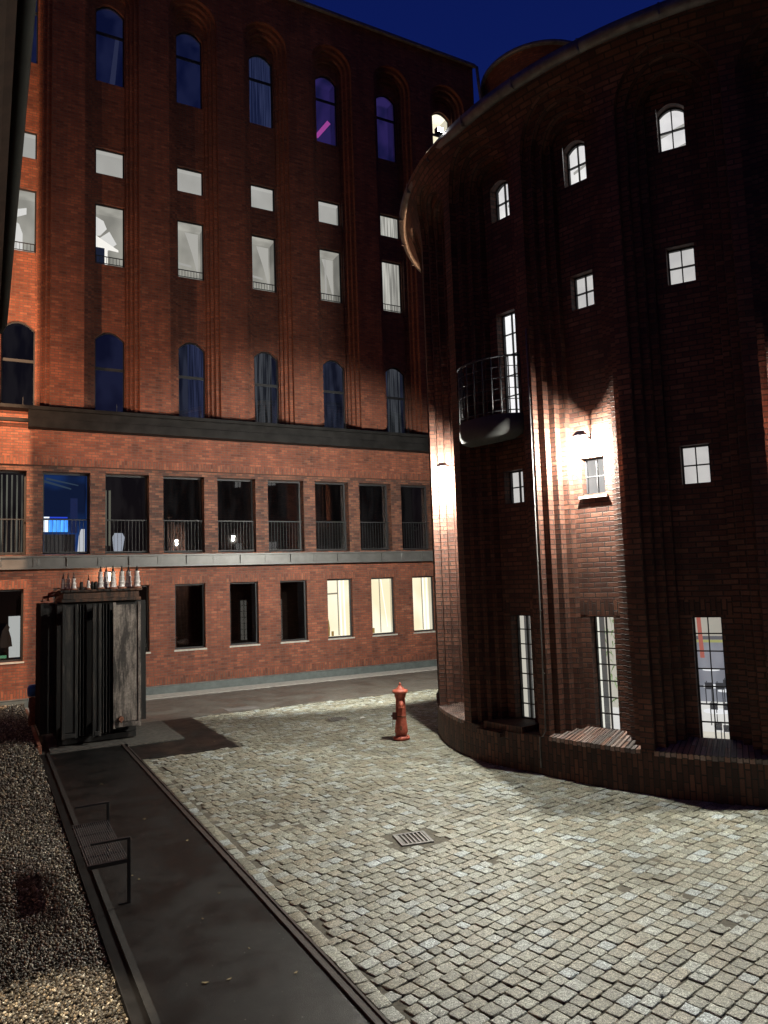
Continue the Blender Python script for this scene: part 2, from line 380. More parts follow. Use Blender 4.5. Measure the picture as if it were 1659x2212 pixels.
def gravel():
    t = (1+5**.5)/2
    I = np.array([(-1,t,0),(1,t,0),(-1,-t,0),(1,-t,0),(0,-1,t),(0,1,t),(0,-1,-t),(0,1,-t),(t,0,-1),(t,0,1),(-t,0,-1),(-t,0,1)], float); I /= np.linalg.norm(I[0])
    F = np.array([(0,11,5),(0,5,1),(0,1,7),(0,7,10),(0,10,11),(1,5,9),(5,11,4),(11,10,2),(10,7,6),(7,1,8),(3,9,4),(3,4,2),(3,2,6),(3,6,8),(3,8,9),(4,9,5),(2,4,11),(6,2,10),(8,6,7),(9,8,1)])
    Vs = []; Cs = []; Fs = []; n = 0
    pal = np.array([(.42, .36, .27), (.50, .45, .37), (.30, .23, .16), (.36, .28, .19), (.56, .53, .48), (.22, .17, .13), (.40, .33, .26)])
    for (y0, y1, dens, s) in ((5.0, 8.5, 2600, .0135), (8.5, 13, 1500, .0165), (13, 22.1, 620, .023)):
        N = int((y1-y0)*1.25*dens)
        for i in range(N):
            x = rng.uniform(-.27, .98); y = rng.uniform(y0, y1)
            q = rng.normal(0, 1, (3, 3)); q, _ = np.linalg.qr(q)
            sc = s*rng.uniform(.65, 1.35)*np.array((1, rng.uniform(.7, 1), rng.uniform(.5, .8)))
            zz = .015+.2*max(0, (y-12)/10)+rng.uniform(-.012, .014)
            Vs.append((I*sc)@q.T+np.array((x, y, zz))); Fs.append(F+n); n += 12
            Cs.append(np.tile(pal[rng.integers(7)]*rng.choice((.12, .28, .75), p=(.4, .4, .2))*rng.uniform(.8, 1.2), (12, 1)))
    o = poly_mesh('gravel', np.concatenate(Vs), np.concatenate(Fs), np.concatenate(Cs), mt['pebble'])
    tag(o, 'tan and brown gravel bed beside the dark path', 'gravel', kind='stuff')
    b = MB(); b.face([(-.9, 1.5, .0), (.985, 1.5, .0), (.985, 12, .0), (-.9, 12, .0)]); b.face([(-.9, 12, .0), (.985, 12, .0), (.985, 22.05, .2), (-.9, 22.05, .2)])
    tag(b.build('soil', plain('gravel_bed', (.03, .023, .016), .9, 0, .4, 60, .008)), kind='structure')
gravel()

# ================================================================== WALL BUILDERS
def outline(w, zb, sp, ar, nz=4, na=14):
    pts = [(-w, zb+(sp-zb)*i/nz) for i in range(nz)]
    pts += [(-w*math.cos(PI*k/na), sp+ar*math.sin(PI*k/na)) for k in range(na+1)]
    pts += [(w, sp-(sp-zb)*(i+1)/nz) for i in range(nz)]
    return pts
def recess(mb, place, P, z0, z1, layers, uo=0, nz=4, na=14, krows=6, wl=None, wr=None):
    """layers: list of (half width, bottom z, spring z, arch height, depth)"""
    wl = P/2 if wl is None else wl; wr = P/2 if wr is None else wr
    O = [outline(*L[:4], nz=nz, na=na) for L in layers]
    def q(pts, uvs): mb.face([place(*p) for p in pts], uvs)
    def fr(a, b_, c, d, dep): q([(*a, dep), (*b_, dep), (*c, dep), (*d, dep)], [(uo+a[0], a[1]), (uo+b_[0], b_[1]), (uo+c[0], c[1]), (uo+d[0], d[1])])
    w0, zb, sp, ar, _ = layers[0]
    zs = [zb+(sp-zb)*i/nz for i in range(nz+1)]+[sp+(z1-sp)*(i+1)/krows for i in range(krows)]
    if zb > z0+1e-4: zs = [z0]+zs
    for i in range(len(zs)-1):
        fr((-wl, zs[i]), (-w0, zs[i]), (-w0, zs[i+1]), (-wl, zs[i+1]), 0)
        fr((w0, zs[i]), (wr, zs[i]), (wr, zs[i+1]), (w0, zs[i+1]), 0)
    if zb > z0+1e-4: fr((-w0, z0), (w0, z0), (w0, zb), (-w0, zb), 0)
    o = O[0]
    for k in range(nz, nz+na):
        a, c = o[k], o[k+1]
        for r in range(krows):
            f0, f1 = r/krows, (r+1)/krows
            fr((a[0], a[1]+(z1-a[1])*f0), (c[0], c[1]+(z1-c[1])*f0), (c[0], c[1]+(z1-c[1])*f1), (a[0], a[1]+(z1-a[1])*f1), 0)
    prev = 0
    for i, L in enumerate(layers):
        o = O[i]; d = L[4]; acc = 0
        for k in range(len(o)-1):
            a, c = o[k], o[k+1]; l = math.hypot(c[0]-a[0], c[1]-a[1])
            if k < nz or k >= nz+na: uv = [(prev+uo+i*.03, a[1]), (prev+uo+i*.03, c[1]), (d+uo+i*.03, c[1]), (d+uo+i*.03, a[1])]
            else: uv = [(acc, prev), (acc+l, prev), (acc+l, d), (acc, d)]
            acc += l
            q([(*a, prev), (*c, prev), (*c, d), (*a, d)], uv)
        if i+1 < len(layers):
            p_ = O[i+1]
            for k in range(len(o)-1): fr(o[k], o[k+1], p_[k+1], p_[k], d)
        prev = d
def panel(mb, place, L, wh, holes, rd, uo=0, na=14):
    """innermost field with window holes (z0, z1, arch rise)"""
    w, zb, sp, ar, d = L
    def q(pts, uvs): mb.face([place(*p) for p in pts], uvs)
    def fr(s0, z0, s1, z1): 
        if z1-z0 < 1e-4: return
        q([(s0, z0, d), (s1, z0, d), (s1, z1, d), (s0, z1, d)], [(uo+s0, z0), (uo+s1, z0), (uo+s1, z1), (uo+s0, z1)])
    N = 8
    zz = sorted(set([zb, sp]+[zb+(sp-zb)*i/N for i in range(1, N)]+[h_[j] for h_ in holes for j in (0, 1)]))
    for i in range(len(zz)-1):
        a, c = zz[i], zz[i+1]; m_ = (a+c)/2
        fr(-w, a, -wh, c); fr(wh, a, w, c)
        if not any(h_[0] < m_ < h_[1] for h_ in holes): fr(-wh, a, wh, c)
    o = [(-w*math.cos(PI*k/na), sp+ar*math.sin(PI*k/na)) for k in range(na+1)]
    for k in range(na):
        a, c = o[k], o[k+1]
        q([(a[0], sp, d), (c[0], sp, d), (*c, d), (*a, d)], [(uo+a[0], sp), (uo+c[0], sp), (uo+c[0], c[1]), (uo+a[0], a[1])])
    for (h0, h1, hr) in holes:
        e = d+rd; hs = h1-hr
        arc = [(-wh+2*wh*k/10, hs+hr*(1-((k-5)/5)**2)) for k in range(11)] if hr else [(-wh, h1), (wh, h1)]
        if hr:
            for k in range(10):
                a, c = arc[k], arc[k+1]
                q([(*a, d), (*c, d), (c[0], h1, d), (a[0], h1, d)], [(uo+a[0], a[1]), (uo+c[0], c[1]), (uo+c[0], h1), (uo+a[0], h1)])
        for k in range(len(arc)-1):
            a, c = arc[k], arc[k+1]
            q([(*a, d), (*c, d), (*c, e), (*a, e)], [(a[0], d), (c[0], d), (c[0], e), (a[0], e)])
        for s_ in (-wh, wh):
            q([(s_, h0, d), (s_, hs, d), (s_, hs, e), (s_, h0, e)], [(d, h0), (d, hs), (e, hs), (e, h0)])
        q([(-wh, h0, d), (wh, h0, d), (wh, h0, e), (-wh, h0, e)], [(-wh, d), (wh, d), (wh, e), (-wh, e)])
def pbox(mb, place, s0, z0, d0, s1, z1, d1):
    P = [place(s, z, d) for (s, z, d) in ((s0,z0,d0),(s1,z0,d0),(s1,z1,d0),(s0,z1,d0),(s0,z0,d1),(s1,z0,d1),(s1,z1,d1),(s0,z1,d1))]
    for q in ((0,1,2,3),(1,5,6,2),(5,4,7,6),(4,0,3,7),(3,2,6,7),(0,4,5,1)):
        mb.face([P[i] for i in q], [((s0,z0),(s1,z0),(s1,z1),(s0,z1))[j] for j in range(4)])
def arc_z(s, wh, h1, hr): return h1-hr+hr*(1-(s/wh)**2) if hr else h1
def window(place, parent, wh, z0, z1, hr, d, cols, rows, glassm, back=None, bd=.3, name='window', label=None, fw=.035, bw=.022, mull=None, curtain=None, bext=.12):
    """frame with bars (part) > pane, room light (sub-parts)"""
    f = MB(); t = .05
    top = lambda s: arc_z(s, wh, z1, hr)
    pbox(f, place, -wh, z0, d, -wh+fw, top(wh*.98) if hr else z1, d+t)
    pbox(f, place, wh-fw, z0, d, wh, top(wh*.98) if hr else z1, d+t)
    pbox(f, place, -wh+fw, z0, d, wh-fw, z0+fw, d+t)
    if hr:
        n = 10
        for k in range(n):
            a = -wh+2*wh*k/n; c = -wh+2*wh*(k+1)/n
            P = [(a, top(a), d), (c, top(c), d), (c, top(c)-fw*1.1, d), (a, top(a)-fw*1.1, d)]
            f.face([place(*p) for p in P]); f.face([place(p[0], p[1], d+t) for p in P])
            f.face([place(*P[3]), place(*P[2]), place(P[2][0], P[2][1], d+t), place(P[3][0], P[3][1], d+t)])
    else: pbox(f, place, -wh+fw, z1-fw, d, wh-fw, z1, d+t)
    for i in range(1, cols):
        s = -wh+2*wh*i/cols; pbox(f, place, s-bw/2, z0+fw, d+.006, s+bw/2, top(s)-fw, d+t-.006)
    rz = mull if mull else [z0+(z1-z0)*j/rows for j in range(1, rows)]
    for z in rz:
        bb = bw*2.4 if mull else bw
        pbox(f, place, -wh+fw, z-bb/2, d+.003, wh-fw, z+bb/2, d+t-.003)
    fo = f.build(name, mt['frame'], parent, merge=False)
    if label: fo['label'] = label
    g = MB(); n = 8
    for k in range(n):
        a = -wh+.01+2*(wh-.01)*k/n; c = -wh+.01+2*(wh-.01)*(k+1)/n
        g.face([place(a, z0+.01, d+.028), place(c, z0+.01, d+.028), place(c, top(c)-.01, d+.028), place(a, top(a)-.01, d+.028)])
    g.build('pane', glassm, fo)
    if back:
        k_ = MB(); x = bext
        k_.face([place(-wh-x, z0-.1, d+bd), place(wh+x, z0-.1, d+bd), place(wh+x, z1+.1, d+bd), place(-wh-x, z1+.1, d+bd)])
        for s_ in (-wh-x, wh+x): k_.face([place(s_, z0-.1, d+.06), place(s_, z0-.1, d+bd), place(s_, z1+.1, d+bd), place(s_, z1+.1, d+.06)])
        for z_ in (z0-.1, z1+.1): k_.face([place(-wh-x, z_, d+.06), place(-wh-x, z_, d+bd), place(wh+x, z_, d+bd), place(wh+x, z_, d+.06)])
        k_.build('room', back, fo, merge=False)
    if curtain:
        cu, a0, a1, cm = MB(), curtain[0], curtain[1], curtain[2]
        nn = 40; dd = d+.10
        pr = None
        for i in range(nn+1):
            s = a0+(a1-a0)*i/nn; q_ = dd+.025*math.sin(i*1.25)
            if pr: cu.face([place(pr[0], z0, pr[1]), place(s, z0, q_), place(s, top(max(-wh, min(wh, s)))-.01, q_), place(pr[0], top(max(-wh, min(wh, pr[0])))-.01, pr[1])], smooth=True)
            pr = (s, q_)
        cu.build('curtain', cm, fo)
    return fo

# ================================================================== MAIN BUILDING (facade plane y = 23)
FY = 23.0
B1 = empty('brick_building', (8, FY, 0), 0, 'tall red brick building with six rows of windows behind the courtyard', 'building')
def FP(xc): return lambda s, z, d: (xc+s-8, d, z)     # local to B1 (origin at x=8, y=FY)
def L1(p): return (p[0]-8, p[1]-FY, p[2])
# ground storey + middle storey wall with rectangular openings
def flat_wall(mb, x0, x1, z0, z1, ops, y=0.0, rd=.12):
    xs = sorted(set([x0, x1]+[o[i] for o in ops for i in (0, 2)])); zs = sorted(set([z0, z1]+[o[i] for o in ops for i in (1, 3)]))
    for i in range(len(xs)-1):
        for j in range(len(zs)-1):
            mx_, mz = (xs[i]+xs[i+1])/2, (zs[j]+zs[j+1])/2
            if any(o[0] < mx_ < o[2] and o[1] < mz < o[3] for o in ops): continue
            a, b_, c, e = xs[i], xs[i+1], zs[j], zs[j+1]
            mb.face([(a-8, y, c), (b_-8, y, c), (b_-8, y, e), (a-8, y, e)], [(a, c), (b_, c), (b_, e), (a, e)])
    for (a, c, b_, e) in ops:
        for x in (a, b_): mb.face([(x-8, y, c), (x-8, y+rd, c), (x-8, y+rd, e), (x-8, y, e)], [(0, c), (rd, c), (rd, e), (0, e)])
        for z in (c, e): mb.face([(a-8, y, z), (b_-8, y, z), (b_-8, y+rd, z), (a-8, y+rd, z)], [(a, 0), (b_, 0), (b_, rd), (a, rd)])
gwin = [(.50+1.69*k, ) for k in range(0, 9)]
GX0 = [0.56+1.69*k for k in range(9)]            # centres
GX0 = [.52, 2.22, 3.93] + [5.62, 7.34, 9.03, 10.72, 12.40, 14.07]
XE = 17.35
wl_ = MB()
ops = [(c-.47, 1.27, c+.47, 3.26) for c in GX0]
flat_wall(wl_, -3, XE, .25, 3.80, ops, 0, .13)
wl_.build('wall', mt['brick'], B1)
# soldier courses (lintels and foot of the wall), 4 mm proud
for c in GX0:
    b = MB(); b.box((c-.60-8, -.004, 3.265), (c+.60-8, .01, 3.50)); b.build('lintel', mt['soldier'], B1)
b = MB(); b.box((-11, -.004, .255), (XE-8, .01, .49)); b.build('soldier_course', mt['soldier'], B1)
# plinth
b = MB(); b.box((-11, -.10, -.02), (XE-8, .0, .235)); b.build('plinth', mt['plinth'], B1)
b = MB(); b.box((-11, -.12, .235), (XE-8, .0, .252)); b.build('plinth_coping', mt['zinc'], B1)
# middle storey: band, deep piers
OPX = [-0.23+1.692*k for k in range(0, 11)]        # left edges of openings
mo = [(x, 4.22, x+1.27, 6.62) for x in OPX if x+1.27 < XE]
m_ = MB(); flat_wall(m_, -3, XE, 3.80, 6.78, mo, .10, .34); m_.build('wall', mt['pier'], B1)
m_ = MB(); flat_wall(m_, -3, XE, 6.78, 8.45, [], 0, 0)
m_.box((-11, 0, 6.778), (XE-8, .10, 6.79), skip=('t', 'k', 'f')); m_.build('wall', mt['brick'], B1)
b = MB(); b.box((-11, -.004, 6.782), (XE-8, .01, 7.02)); b.build('lintel', mt['soldier'], B1)
# girder with rivets
g = MB(); Y0 = -.30
g.box((-11, Y0+.06, 3.86), (XE-8, -.0, 4.12)); g.box((-11, Y0, 4.12), (XE-8, .10, 4.17)); g.box((-11, Y0, 3.80), (XE-8, 0, 3.86))
for k in range(13):
    x = -10.1+k*1.692
    g.box((x-.08, Y0+.045, 3.862), (x+.08, Y0+.06, 4.118))
    for dx in (-.04, .04):
        for dz in (3.92, 3.99, 4.06): g.box((x+dx-.012, Y0+.035, dz-.012), (x+dx+.012, Y0+.045, dz+.012))
    g.box((x-.012+.8, Y0+.01, 3.862), (x+.012+.8, Y0+.06, 4.118))
g.build('girder', mt['girder'], B1, bevel=.003)
# canopy
CY = -.46
c_ = MB(); c_.box((-11, CY, 8.30), (XE-8, -.0, 8.40)); c_.box((-6.95, CY+.05, 7.80), (XE-8, -.0, 8.06)); c_.box((-11, CY+.05, 7.93), (-6.95, -.30, 8.03))
c_.box((-6.95, CY+.10, 8.06), (XE-8, -.0, 8.30))
c_.build('canopy', mt['canopy'], B1, bevel=.006)
for k in range(16):
    x = -9.6+k*1.25; r_ = MB(); r_.box((x-.006, CY+.02, 8.40), (x+.006, CY+.032, 8.62)); r_.build('pin', mt['frame'], B1)

# upper bays
BC = [3.34+2.535*k for k in range(-1, 6)]
wm = .44; layers = [(.80, 8.40, 22.0, .80, .13), (.68, 8.40, 22.0, .66, .26), (.57, 8.40, 22.0, .52, .39), (.475, 8.40, 22.0, .40, .50)]
up = MB()
for k, xc in enumerate(BC):
    wl = 1.2675 if k else 4.2
    wr = 1.2675 if k < 6 else XE-xc
    recess(up, FP(xc), 2.532, 8.40, 24.0, layers[:3]+[layers[3]], uo=xc, wl=wl, wr=wr)
    holes = [(8.6, 11.12, .26), (13.26, 15.24, 0), (16.2, 17.08, 0), (19.28, 21.98, .26)]
    panel(up, FP(xc), layers[3], wm, holes, .10, uo=xc)
up.build('wall', mt['brick'], B1)
b = MB(); b.box((-11.2, -.14, 24.0), (XE-8+.05, .5, 24.07)); b.box((-11.2, -.18, 23.93), (XE-8+.08, -.06, 23.999)); b.build('parapet_coping', mt['zinc'], B1)
# roof body so light cannot enter, and end wall
b = MB(); b.box((-11.2, 1.6, 0), (XE-8, 9, 23.9)); b.build('roof', mt['soffit'], B1)
b = MB(); b.box((XE-8-.02, .0, 0), (XE-8, 1.6, 23.99)); b.build('end_wall', mt['brick'], B1)

# window looks: room light put into glowing walls, curtains and objects
blueA = emit('dusk_room_sky_reflection_blue', (.004, .0055, .020), 1.0, (.012, .015, .042), (1, 1, .5), 1.3)  # blue sky reflected in the glass, put into the backdrop's glow
blueB = emit('dusk_room_grey', (.006, .008, .016), 1.0, (.030, .036, .060), (2.4, 1, .4), 1.4)
purp = emit('purple_room', (.010, .009, .042), 1.0, (.032, .020, .105), (1, 1, .6), 1.2)
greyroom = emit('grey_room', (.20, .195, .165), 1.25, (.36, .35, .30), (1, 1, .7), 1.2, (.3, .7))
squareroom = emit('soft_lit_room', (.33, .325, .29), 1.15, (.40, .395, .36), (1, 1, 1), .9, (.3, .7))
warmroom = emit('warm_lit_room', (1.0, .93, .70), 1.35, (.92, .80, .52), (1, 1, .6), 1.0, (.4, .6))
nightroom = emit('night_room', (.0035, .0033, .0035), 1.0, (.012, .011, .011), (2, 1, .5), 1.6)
cur_b = emit('curtain_blue', (.010, .014, .034), 1.0, (.035, .045, .10), (14, 1, .3), 2.0)
cur_w = emit('curtain_backlit', (.20, .195, .17), 1.2, (.52, .51, .45), (12, 1, .2), 2.2)
cur_d = emit('curtain_dim', (.010, .012, .014), 1.0, (.075, .082, .09), (12, 1, .3), 2.0)
pale_in = emit('pale_interior_wall', (.80, .79, .74), 1.0)
mid_in = emit('mid_interior_wall', (.42, .41, .37), 1.0)
dim_in = emit('dim_interior', (.10, .10, .095), 1.0)
pink = emit('pink_light', (.55, .09, .45), .9)
blue_scr = emit('blue_screen', (.05, .25, .95), 1.5, (.10, .45, 1.0), (9, 1, 1), 1.2)
white_scr = emit('white_screen', (.8, .9, 1), 1.6)
def shape(parent, name, m, polys):
    b = MB()
    for q in polys: b.face(q)
    return b.build(name, m, parent)
def thick(place, polys, d, t=.02):
    """flat prism from an (s,z) polygon"""
    F = []
    for P in polys:
        F.append([place(s, z, d) for s, z in P]); F.append([place(s, z, d+t) for s, z in P][::-1])
        for i in range(len(P)):
            a, c = P[i], P[(i+1) % len(P)]
            F.append([place(*a, d), place(*c, d), place(*c, d+t), place(*a, d+t)])
    return F
D4 = layers[3][4]+.10
for k, xc in enumerate(BC):
    pl = FP(xc)
    # low arched windows
    o = window(pl, B1, wm, 8.6, 11.12, .26, D4, 1, 2, mt['dglass'], [nightroom, blueA, blueB, blueB, blueB, blueB, blueB][k], .8, mull=[9.95], bw=.035,
               curtain={2: (-.1, .44, cur_b), 3: (-.44, .25, cur_d), 5: (-.25, .3, cur_d)}.get(k))
    o['label'] = ['dark arched window in the brightly lit wall at the far left', 'blue arched window with a pale post inside', 'arched window with a blue curtain drawn half across', 'arched window with pale curtains', 'arched window reflecting a ceiling', 'arched window with a striped curtain beside the round building', 'arched window hidden by the round building'][k]
    # tall rectangular
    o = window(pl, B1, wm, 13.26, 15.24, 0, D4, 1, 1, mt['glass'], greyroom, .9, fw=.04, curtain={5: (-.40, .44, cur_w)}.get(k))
    if k == 1:
        shape(o, 'hanging_panel', pale_in, thick(pl, [[(-.42, 15.15), (-.1, 15.0), (.0, 14.75), (-.2, 14.5), (-.42, 14.45)], [(-.28, 14.35), (.02, 14.02), (.3, 14.3), (.08, 14.68)]], D4+.6))
        shape(o, 'dark_panel', emit('slate', (.012, .016, .03), 1), thick(pl, [[(-.4, 13.3), (-.08, 13.3), (-.08, 14.05), (-.4, 14.05)]], D4+.5))  # dark slate panel inside the window
        shape(o, 'bright_wall', emit('bright', (1, .97, .88), 1.1), thick(pl, [[(-.08, 13.3), (.02, 13.3), (.02, 14.05), (-.08, 14.05)], [(-.42, 14.08), (.35, 14.02), (.35, 14.08), (-.42, 14.5)]], D4+.55))
    elif k in (2, 3, 4):
        shape(o, 'bright_wall', emit('bright', (.42, .41, .365), 1.1), thick(pl, [[(.0, 15.2), (.44, 15.2), (.44, 13.7), (.25, 14.45)]], D4+.7))
        shape(o, 'bright_wall', mid_in, thick(pl, [[(-.4, 14.05), (.2, 13.98), (.2, 14.05), (-.4, 14.12)]] if k != 4 else [[(.1, 15.2), (.17, 15.2), (.17, 13.3), (.1, 13.3)]], D4+.68))
    elif k == 0:
        shape(o, 'bright_wall', pale_in, thick(pl, [[(-.1, 14.6), (.2, 14.75), (.2, 14.95), (-.1, 14.85)], [(-.2, 13.4), (.1, 13.4), (.1, 14.1), (0, 14.4), (-.2, 14.5)]], D4+.6))
    rb = MB()
    pbox(rb, pl, -wm+.03, 13.52, D4-.06, wm-.03, 13.545, D4-.04); pbox(rb, pl, -wm+.03, 13.30, D4-.06, wm-.03, 13.32, D4-.04)
    for i in range(9): s = -wm+.05+i*(2*wm-.1)/8; pbox(rb, pl, s-.006, 13.32, D4-.055, s+.006, 13.52, D4-.045)
    rb.build('railing', mt['frame'], o)
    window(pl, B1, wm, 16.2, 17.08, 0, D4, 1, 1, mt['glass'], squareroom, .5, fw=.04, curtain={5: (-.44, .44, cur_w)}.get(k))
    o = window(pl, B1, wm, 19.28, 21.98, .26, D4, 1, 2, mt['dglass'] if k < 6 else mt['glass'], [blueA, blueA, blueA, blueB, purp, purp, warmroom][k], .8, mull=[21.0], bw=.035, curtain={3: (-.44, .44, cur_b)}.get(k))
    if k == 4: shape(o, 'pink_tube', pink, thick(pl, [[(-.3, 19.8), (-.15, 19.75), (.38, 20.45), (.25, 20.55)]], D4+.4))
    if k == 1: shape(o, 'curtain', emit('drape', (.03, .035, .07), 1), thick(pl, [[(.05, 19.6), (.22, 19.6), (.36, 21.3), (.24, 21.3)]], D4+.4))
    if k == 6: o['label'] = 'arched window with warm white light at the end of the top row'; shape(o, 'ceiling_beam', mid_in, thick(pl, [[(-.3, 21.15), (-.05, 21.4), (.3, 21.5), (.3, 21.42), (.0, 21.3), (-.25, 21.05)]], D4+.5))

# ground floor windows
for i, c in enumerate(GX0):
    pl = FP(c); lit = i >= 6
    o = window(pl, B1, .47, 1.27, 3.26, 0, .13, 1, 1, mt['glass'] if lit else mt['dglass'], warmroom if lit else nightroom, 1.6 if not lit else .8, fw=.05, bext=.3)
    b = MB(); pbox(b, pl, -.50, 1.22, -.03, .50, 1.268, .12); b.build('sill', mt['sill'], o)
    if lit:
        xs = {6: .18, 7: .12, 8: .22}[i]
        shape(o, 'curtain', emit('white_curtain', (1, .97, .84), 1.5), thick(pl, [[(xs, 1.3), (xs+.05, 1.3), (xs+.02, 3.25), (xs-.03, 3.25)], [(xs+.14, 1.3), (xs+.2, 1.3), (xs+.16, 3.25), (xs+.12, 3.25)]] if i != 7 else [[(xs+.22, 1.5), (xs+.24, 1.5), (xs+.02, 3.2), (xs-.01, 3.2)]], .4))
        shape(o, 'shelf', emit('shelf_edge', (.30, .26, .18), 1), thick(pl, [[(-.45, 2.72), (.1, 2.74), (.1, 2.79), (-.45, 2.77)], [(xs-.06, 1.32), (xs-.03, 1.32), (xs-.05, 3.24), (xs-.08, 3.24)]] if i == 6 else [[(xs-.03, 1.32), (xs-.005, 1.32), (xs-.02, 3.24), (xs-.045, 3.24)]], .46))
        if i < 8: shape(o, 'windowsill_things', emit('trinkets', (.35, .22, .06), 1), thick(pl, [[(-.36, 1.32), (-.29, 1.32), (-.28, 1.6), (-.32, 1.9), (-.35, 1.6)], [(-.22, 1.32), (-.14, 1.32), (-.14, 1.48), (-.22, 1.48)]] if i == 6 else [[(-.42, 1.32), (-.34, 1.32), (-.34, 1.52), (-.42, 1.52)], [(-.31, 1.32), (-.24, 1.32), (-.24, 1.5), (-.31, 1.5)]], .3))
    if i == 0:
        shape(o, 'white_board', emit('board', (.72, .74, .70), .9), thick(pl, [[(.14, 1.34), (.42, 1.34), (.42, 2.5), (.12, 2.5)]], .7))
        shape(o, 'hanging_coat', mt['frame'], thick(pl, [[(-.08, 1.62), (.22, 1.66), (.19, 1.9), (.13, 2.12), (.15, 2.2), (.08, 2.3), (.02, 2.2), (-.04, 2.1), (-.08, 1.9)]], .6))
        shape(o, 'green_box', emit('green', (.15, .42, .22), .7), thick(pl, [[(-.35, 1.34), (.08, 1.34), (.08, 1.42), (-.35, 1.42)]], .6))
# middle storey windows
for i, (x0, z0, x1, z1) in enumerate(mo):
    c = (x0+x1)/2; pl = FP(c); wh = (x1-x0)/2
    back = nightroom if i != 1 else emit('blue_room', (.004, .010, .035), 1.0, (.010, .04, .16), (.6, 1, .8), .9)
    o = window(pl, B1, wh, z0+.02, z1, 0, .40, 1, 1, mt['dglass'] if i != 1 else mt['glass'], back, 1.1, fw=.05, bext=.0)
    rb = MB()
    pbox(rb, pl, -wh+.01, 5.22, .24, wh-.01, 5.25, .27); pbox(rb, pl, -wh+.01, 4.27, .24, wh-.01, 4.30, .27)
    for j in range(12): s = -wh+.06+j*(2*wh-.12)/11; pbox(rb, pl, s-.005, 4.30, .25, s+.005, 5.22, .26)
    rb.build('railing', mt['frame'], o)
    if i == 0:
        vb = MB()
        for j in range(9): s = -.5+j*.13; pbox(vb, pl, s-.02, 4.3, .60, s+.02, 6.55, .62)
        vb.build('blind', emit('blind_slats', (.06, .06, .05), 1.0, (.20, .20, .16), (6, 1, .4), 2), o)
    if i == 1:
        shape(o, 'screen', blue_scr, thick(pl, [[(-.42, 4.93), (.12, 4.93), (.12, 5.28), (-.42, 5.28)]], .95))
        shape(o, 'screen', white_scr, thick(pl, [[(-.62, 4.93), (-.43, 4.93), (-.43, 5.28), (-.62, 5.28)], [(-.62, 5.34), (-.40, 5.34), (-.40, 5.38), (-.62, 5.38)]], .95))
        shape(o, 'screen_glow', emit('glow_strip', (.03, .08, .8), .9), thick(pl, [[(-.39, 5.34), (.1, 5.34), (.1, 5.38), (-.39, 5.38)]], .95))
        shape(o, 'white_chair', emit('chairback', (.72, .75, .78), .8), thick(pl, [[(.36, 4.32), (.56, 4.32), (.56, 5.0), (.46, 5.0), (.40, 4.8)]], .75))
        shape(o, 'door_panel', emit('inner_door', (.012, .02, .07), 1), thick(pl, [[(.18, 4.9), (.38, 4.9), (.38, 5.95), (.18, 5.95)]], .96))
        shape(o, 'desk', mt['frame'], thick(pl, [[(-.55, 4.3), (.3, 4.3), (.3, 4.85), (-.55, 4.85)]], .85))
        shape(o, 'ceiling_edge', emit('ceil', (.03, .05, .08), 1), thick(pl, [[(-.6, 6.5), (.2, 6.25), (.2, 6.21), (-.6, 6.42)], [(-.5, 6.56), (.4, 6.36), (.4, 6.33), (-.5, 6.5)]], .95))
    if i == 2:
        shape(o, 'white_chair', emit('chairback', (.60, .66, .76), .8), thick(pl, [[(-.30, 4.32), (-.05, 4.32), (.02, 4.75), (-.05, 4.88), (-.28, 4.88), (-.34, 4.75)]], .75))
        shape(o, 'curtain', emit('slat', (.17, .17, .13), 1), thick(pl, [[(-.56, 4.5), (-.50, 4.5), (-.50, 6.2), (-.56, 6.2)], [(-.44, 4.5), (-.38, 4.5), (-.38, 6.2), (-.44, 6.2)]], .8))
    if i == 4:
        shape(o, 'curtain', emit('slat2', (.10, .07, .055), 1), thick(pl, [[(-.55, 4.4), (-.42, 4.4), (-.42, 6.3), (-.55, 6.3)]], .8))
# stair turret at the far end of the roof
tb = MB(); TC = (20.15-8, 22.2-FY)
tb.lathe([(1.95, 12), (1.95, 22.6), (2.02, 22.9), (2.10, 23.15), (2.20, 23.4), (2.28, 23.62)], (TC[0], TC[1], 0), 40)
tu = tb.build('stair_turret', mt['brick'], B1)
tb = MB(); tb.lathe([(2.26, 23.62), (2.40, 23.62), (2.42, 23.76), (2.28, 23.80), (0, 23.85)], (TC[0], TC[1], 0), 40); tb.build('coping', mt['zinc'], tu)
tb = MB(); tb.tube([(XE-8+.15, -.1, 24.0), (XE-8+.2, -.12, 23.2), (XE-8+.35, -.12, 22.0), (XE-8+.4, -.12, 16.0)], .06, 8); tb.build('downpipe', mt['zinc'], B1)

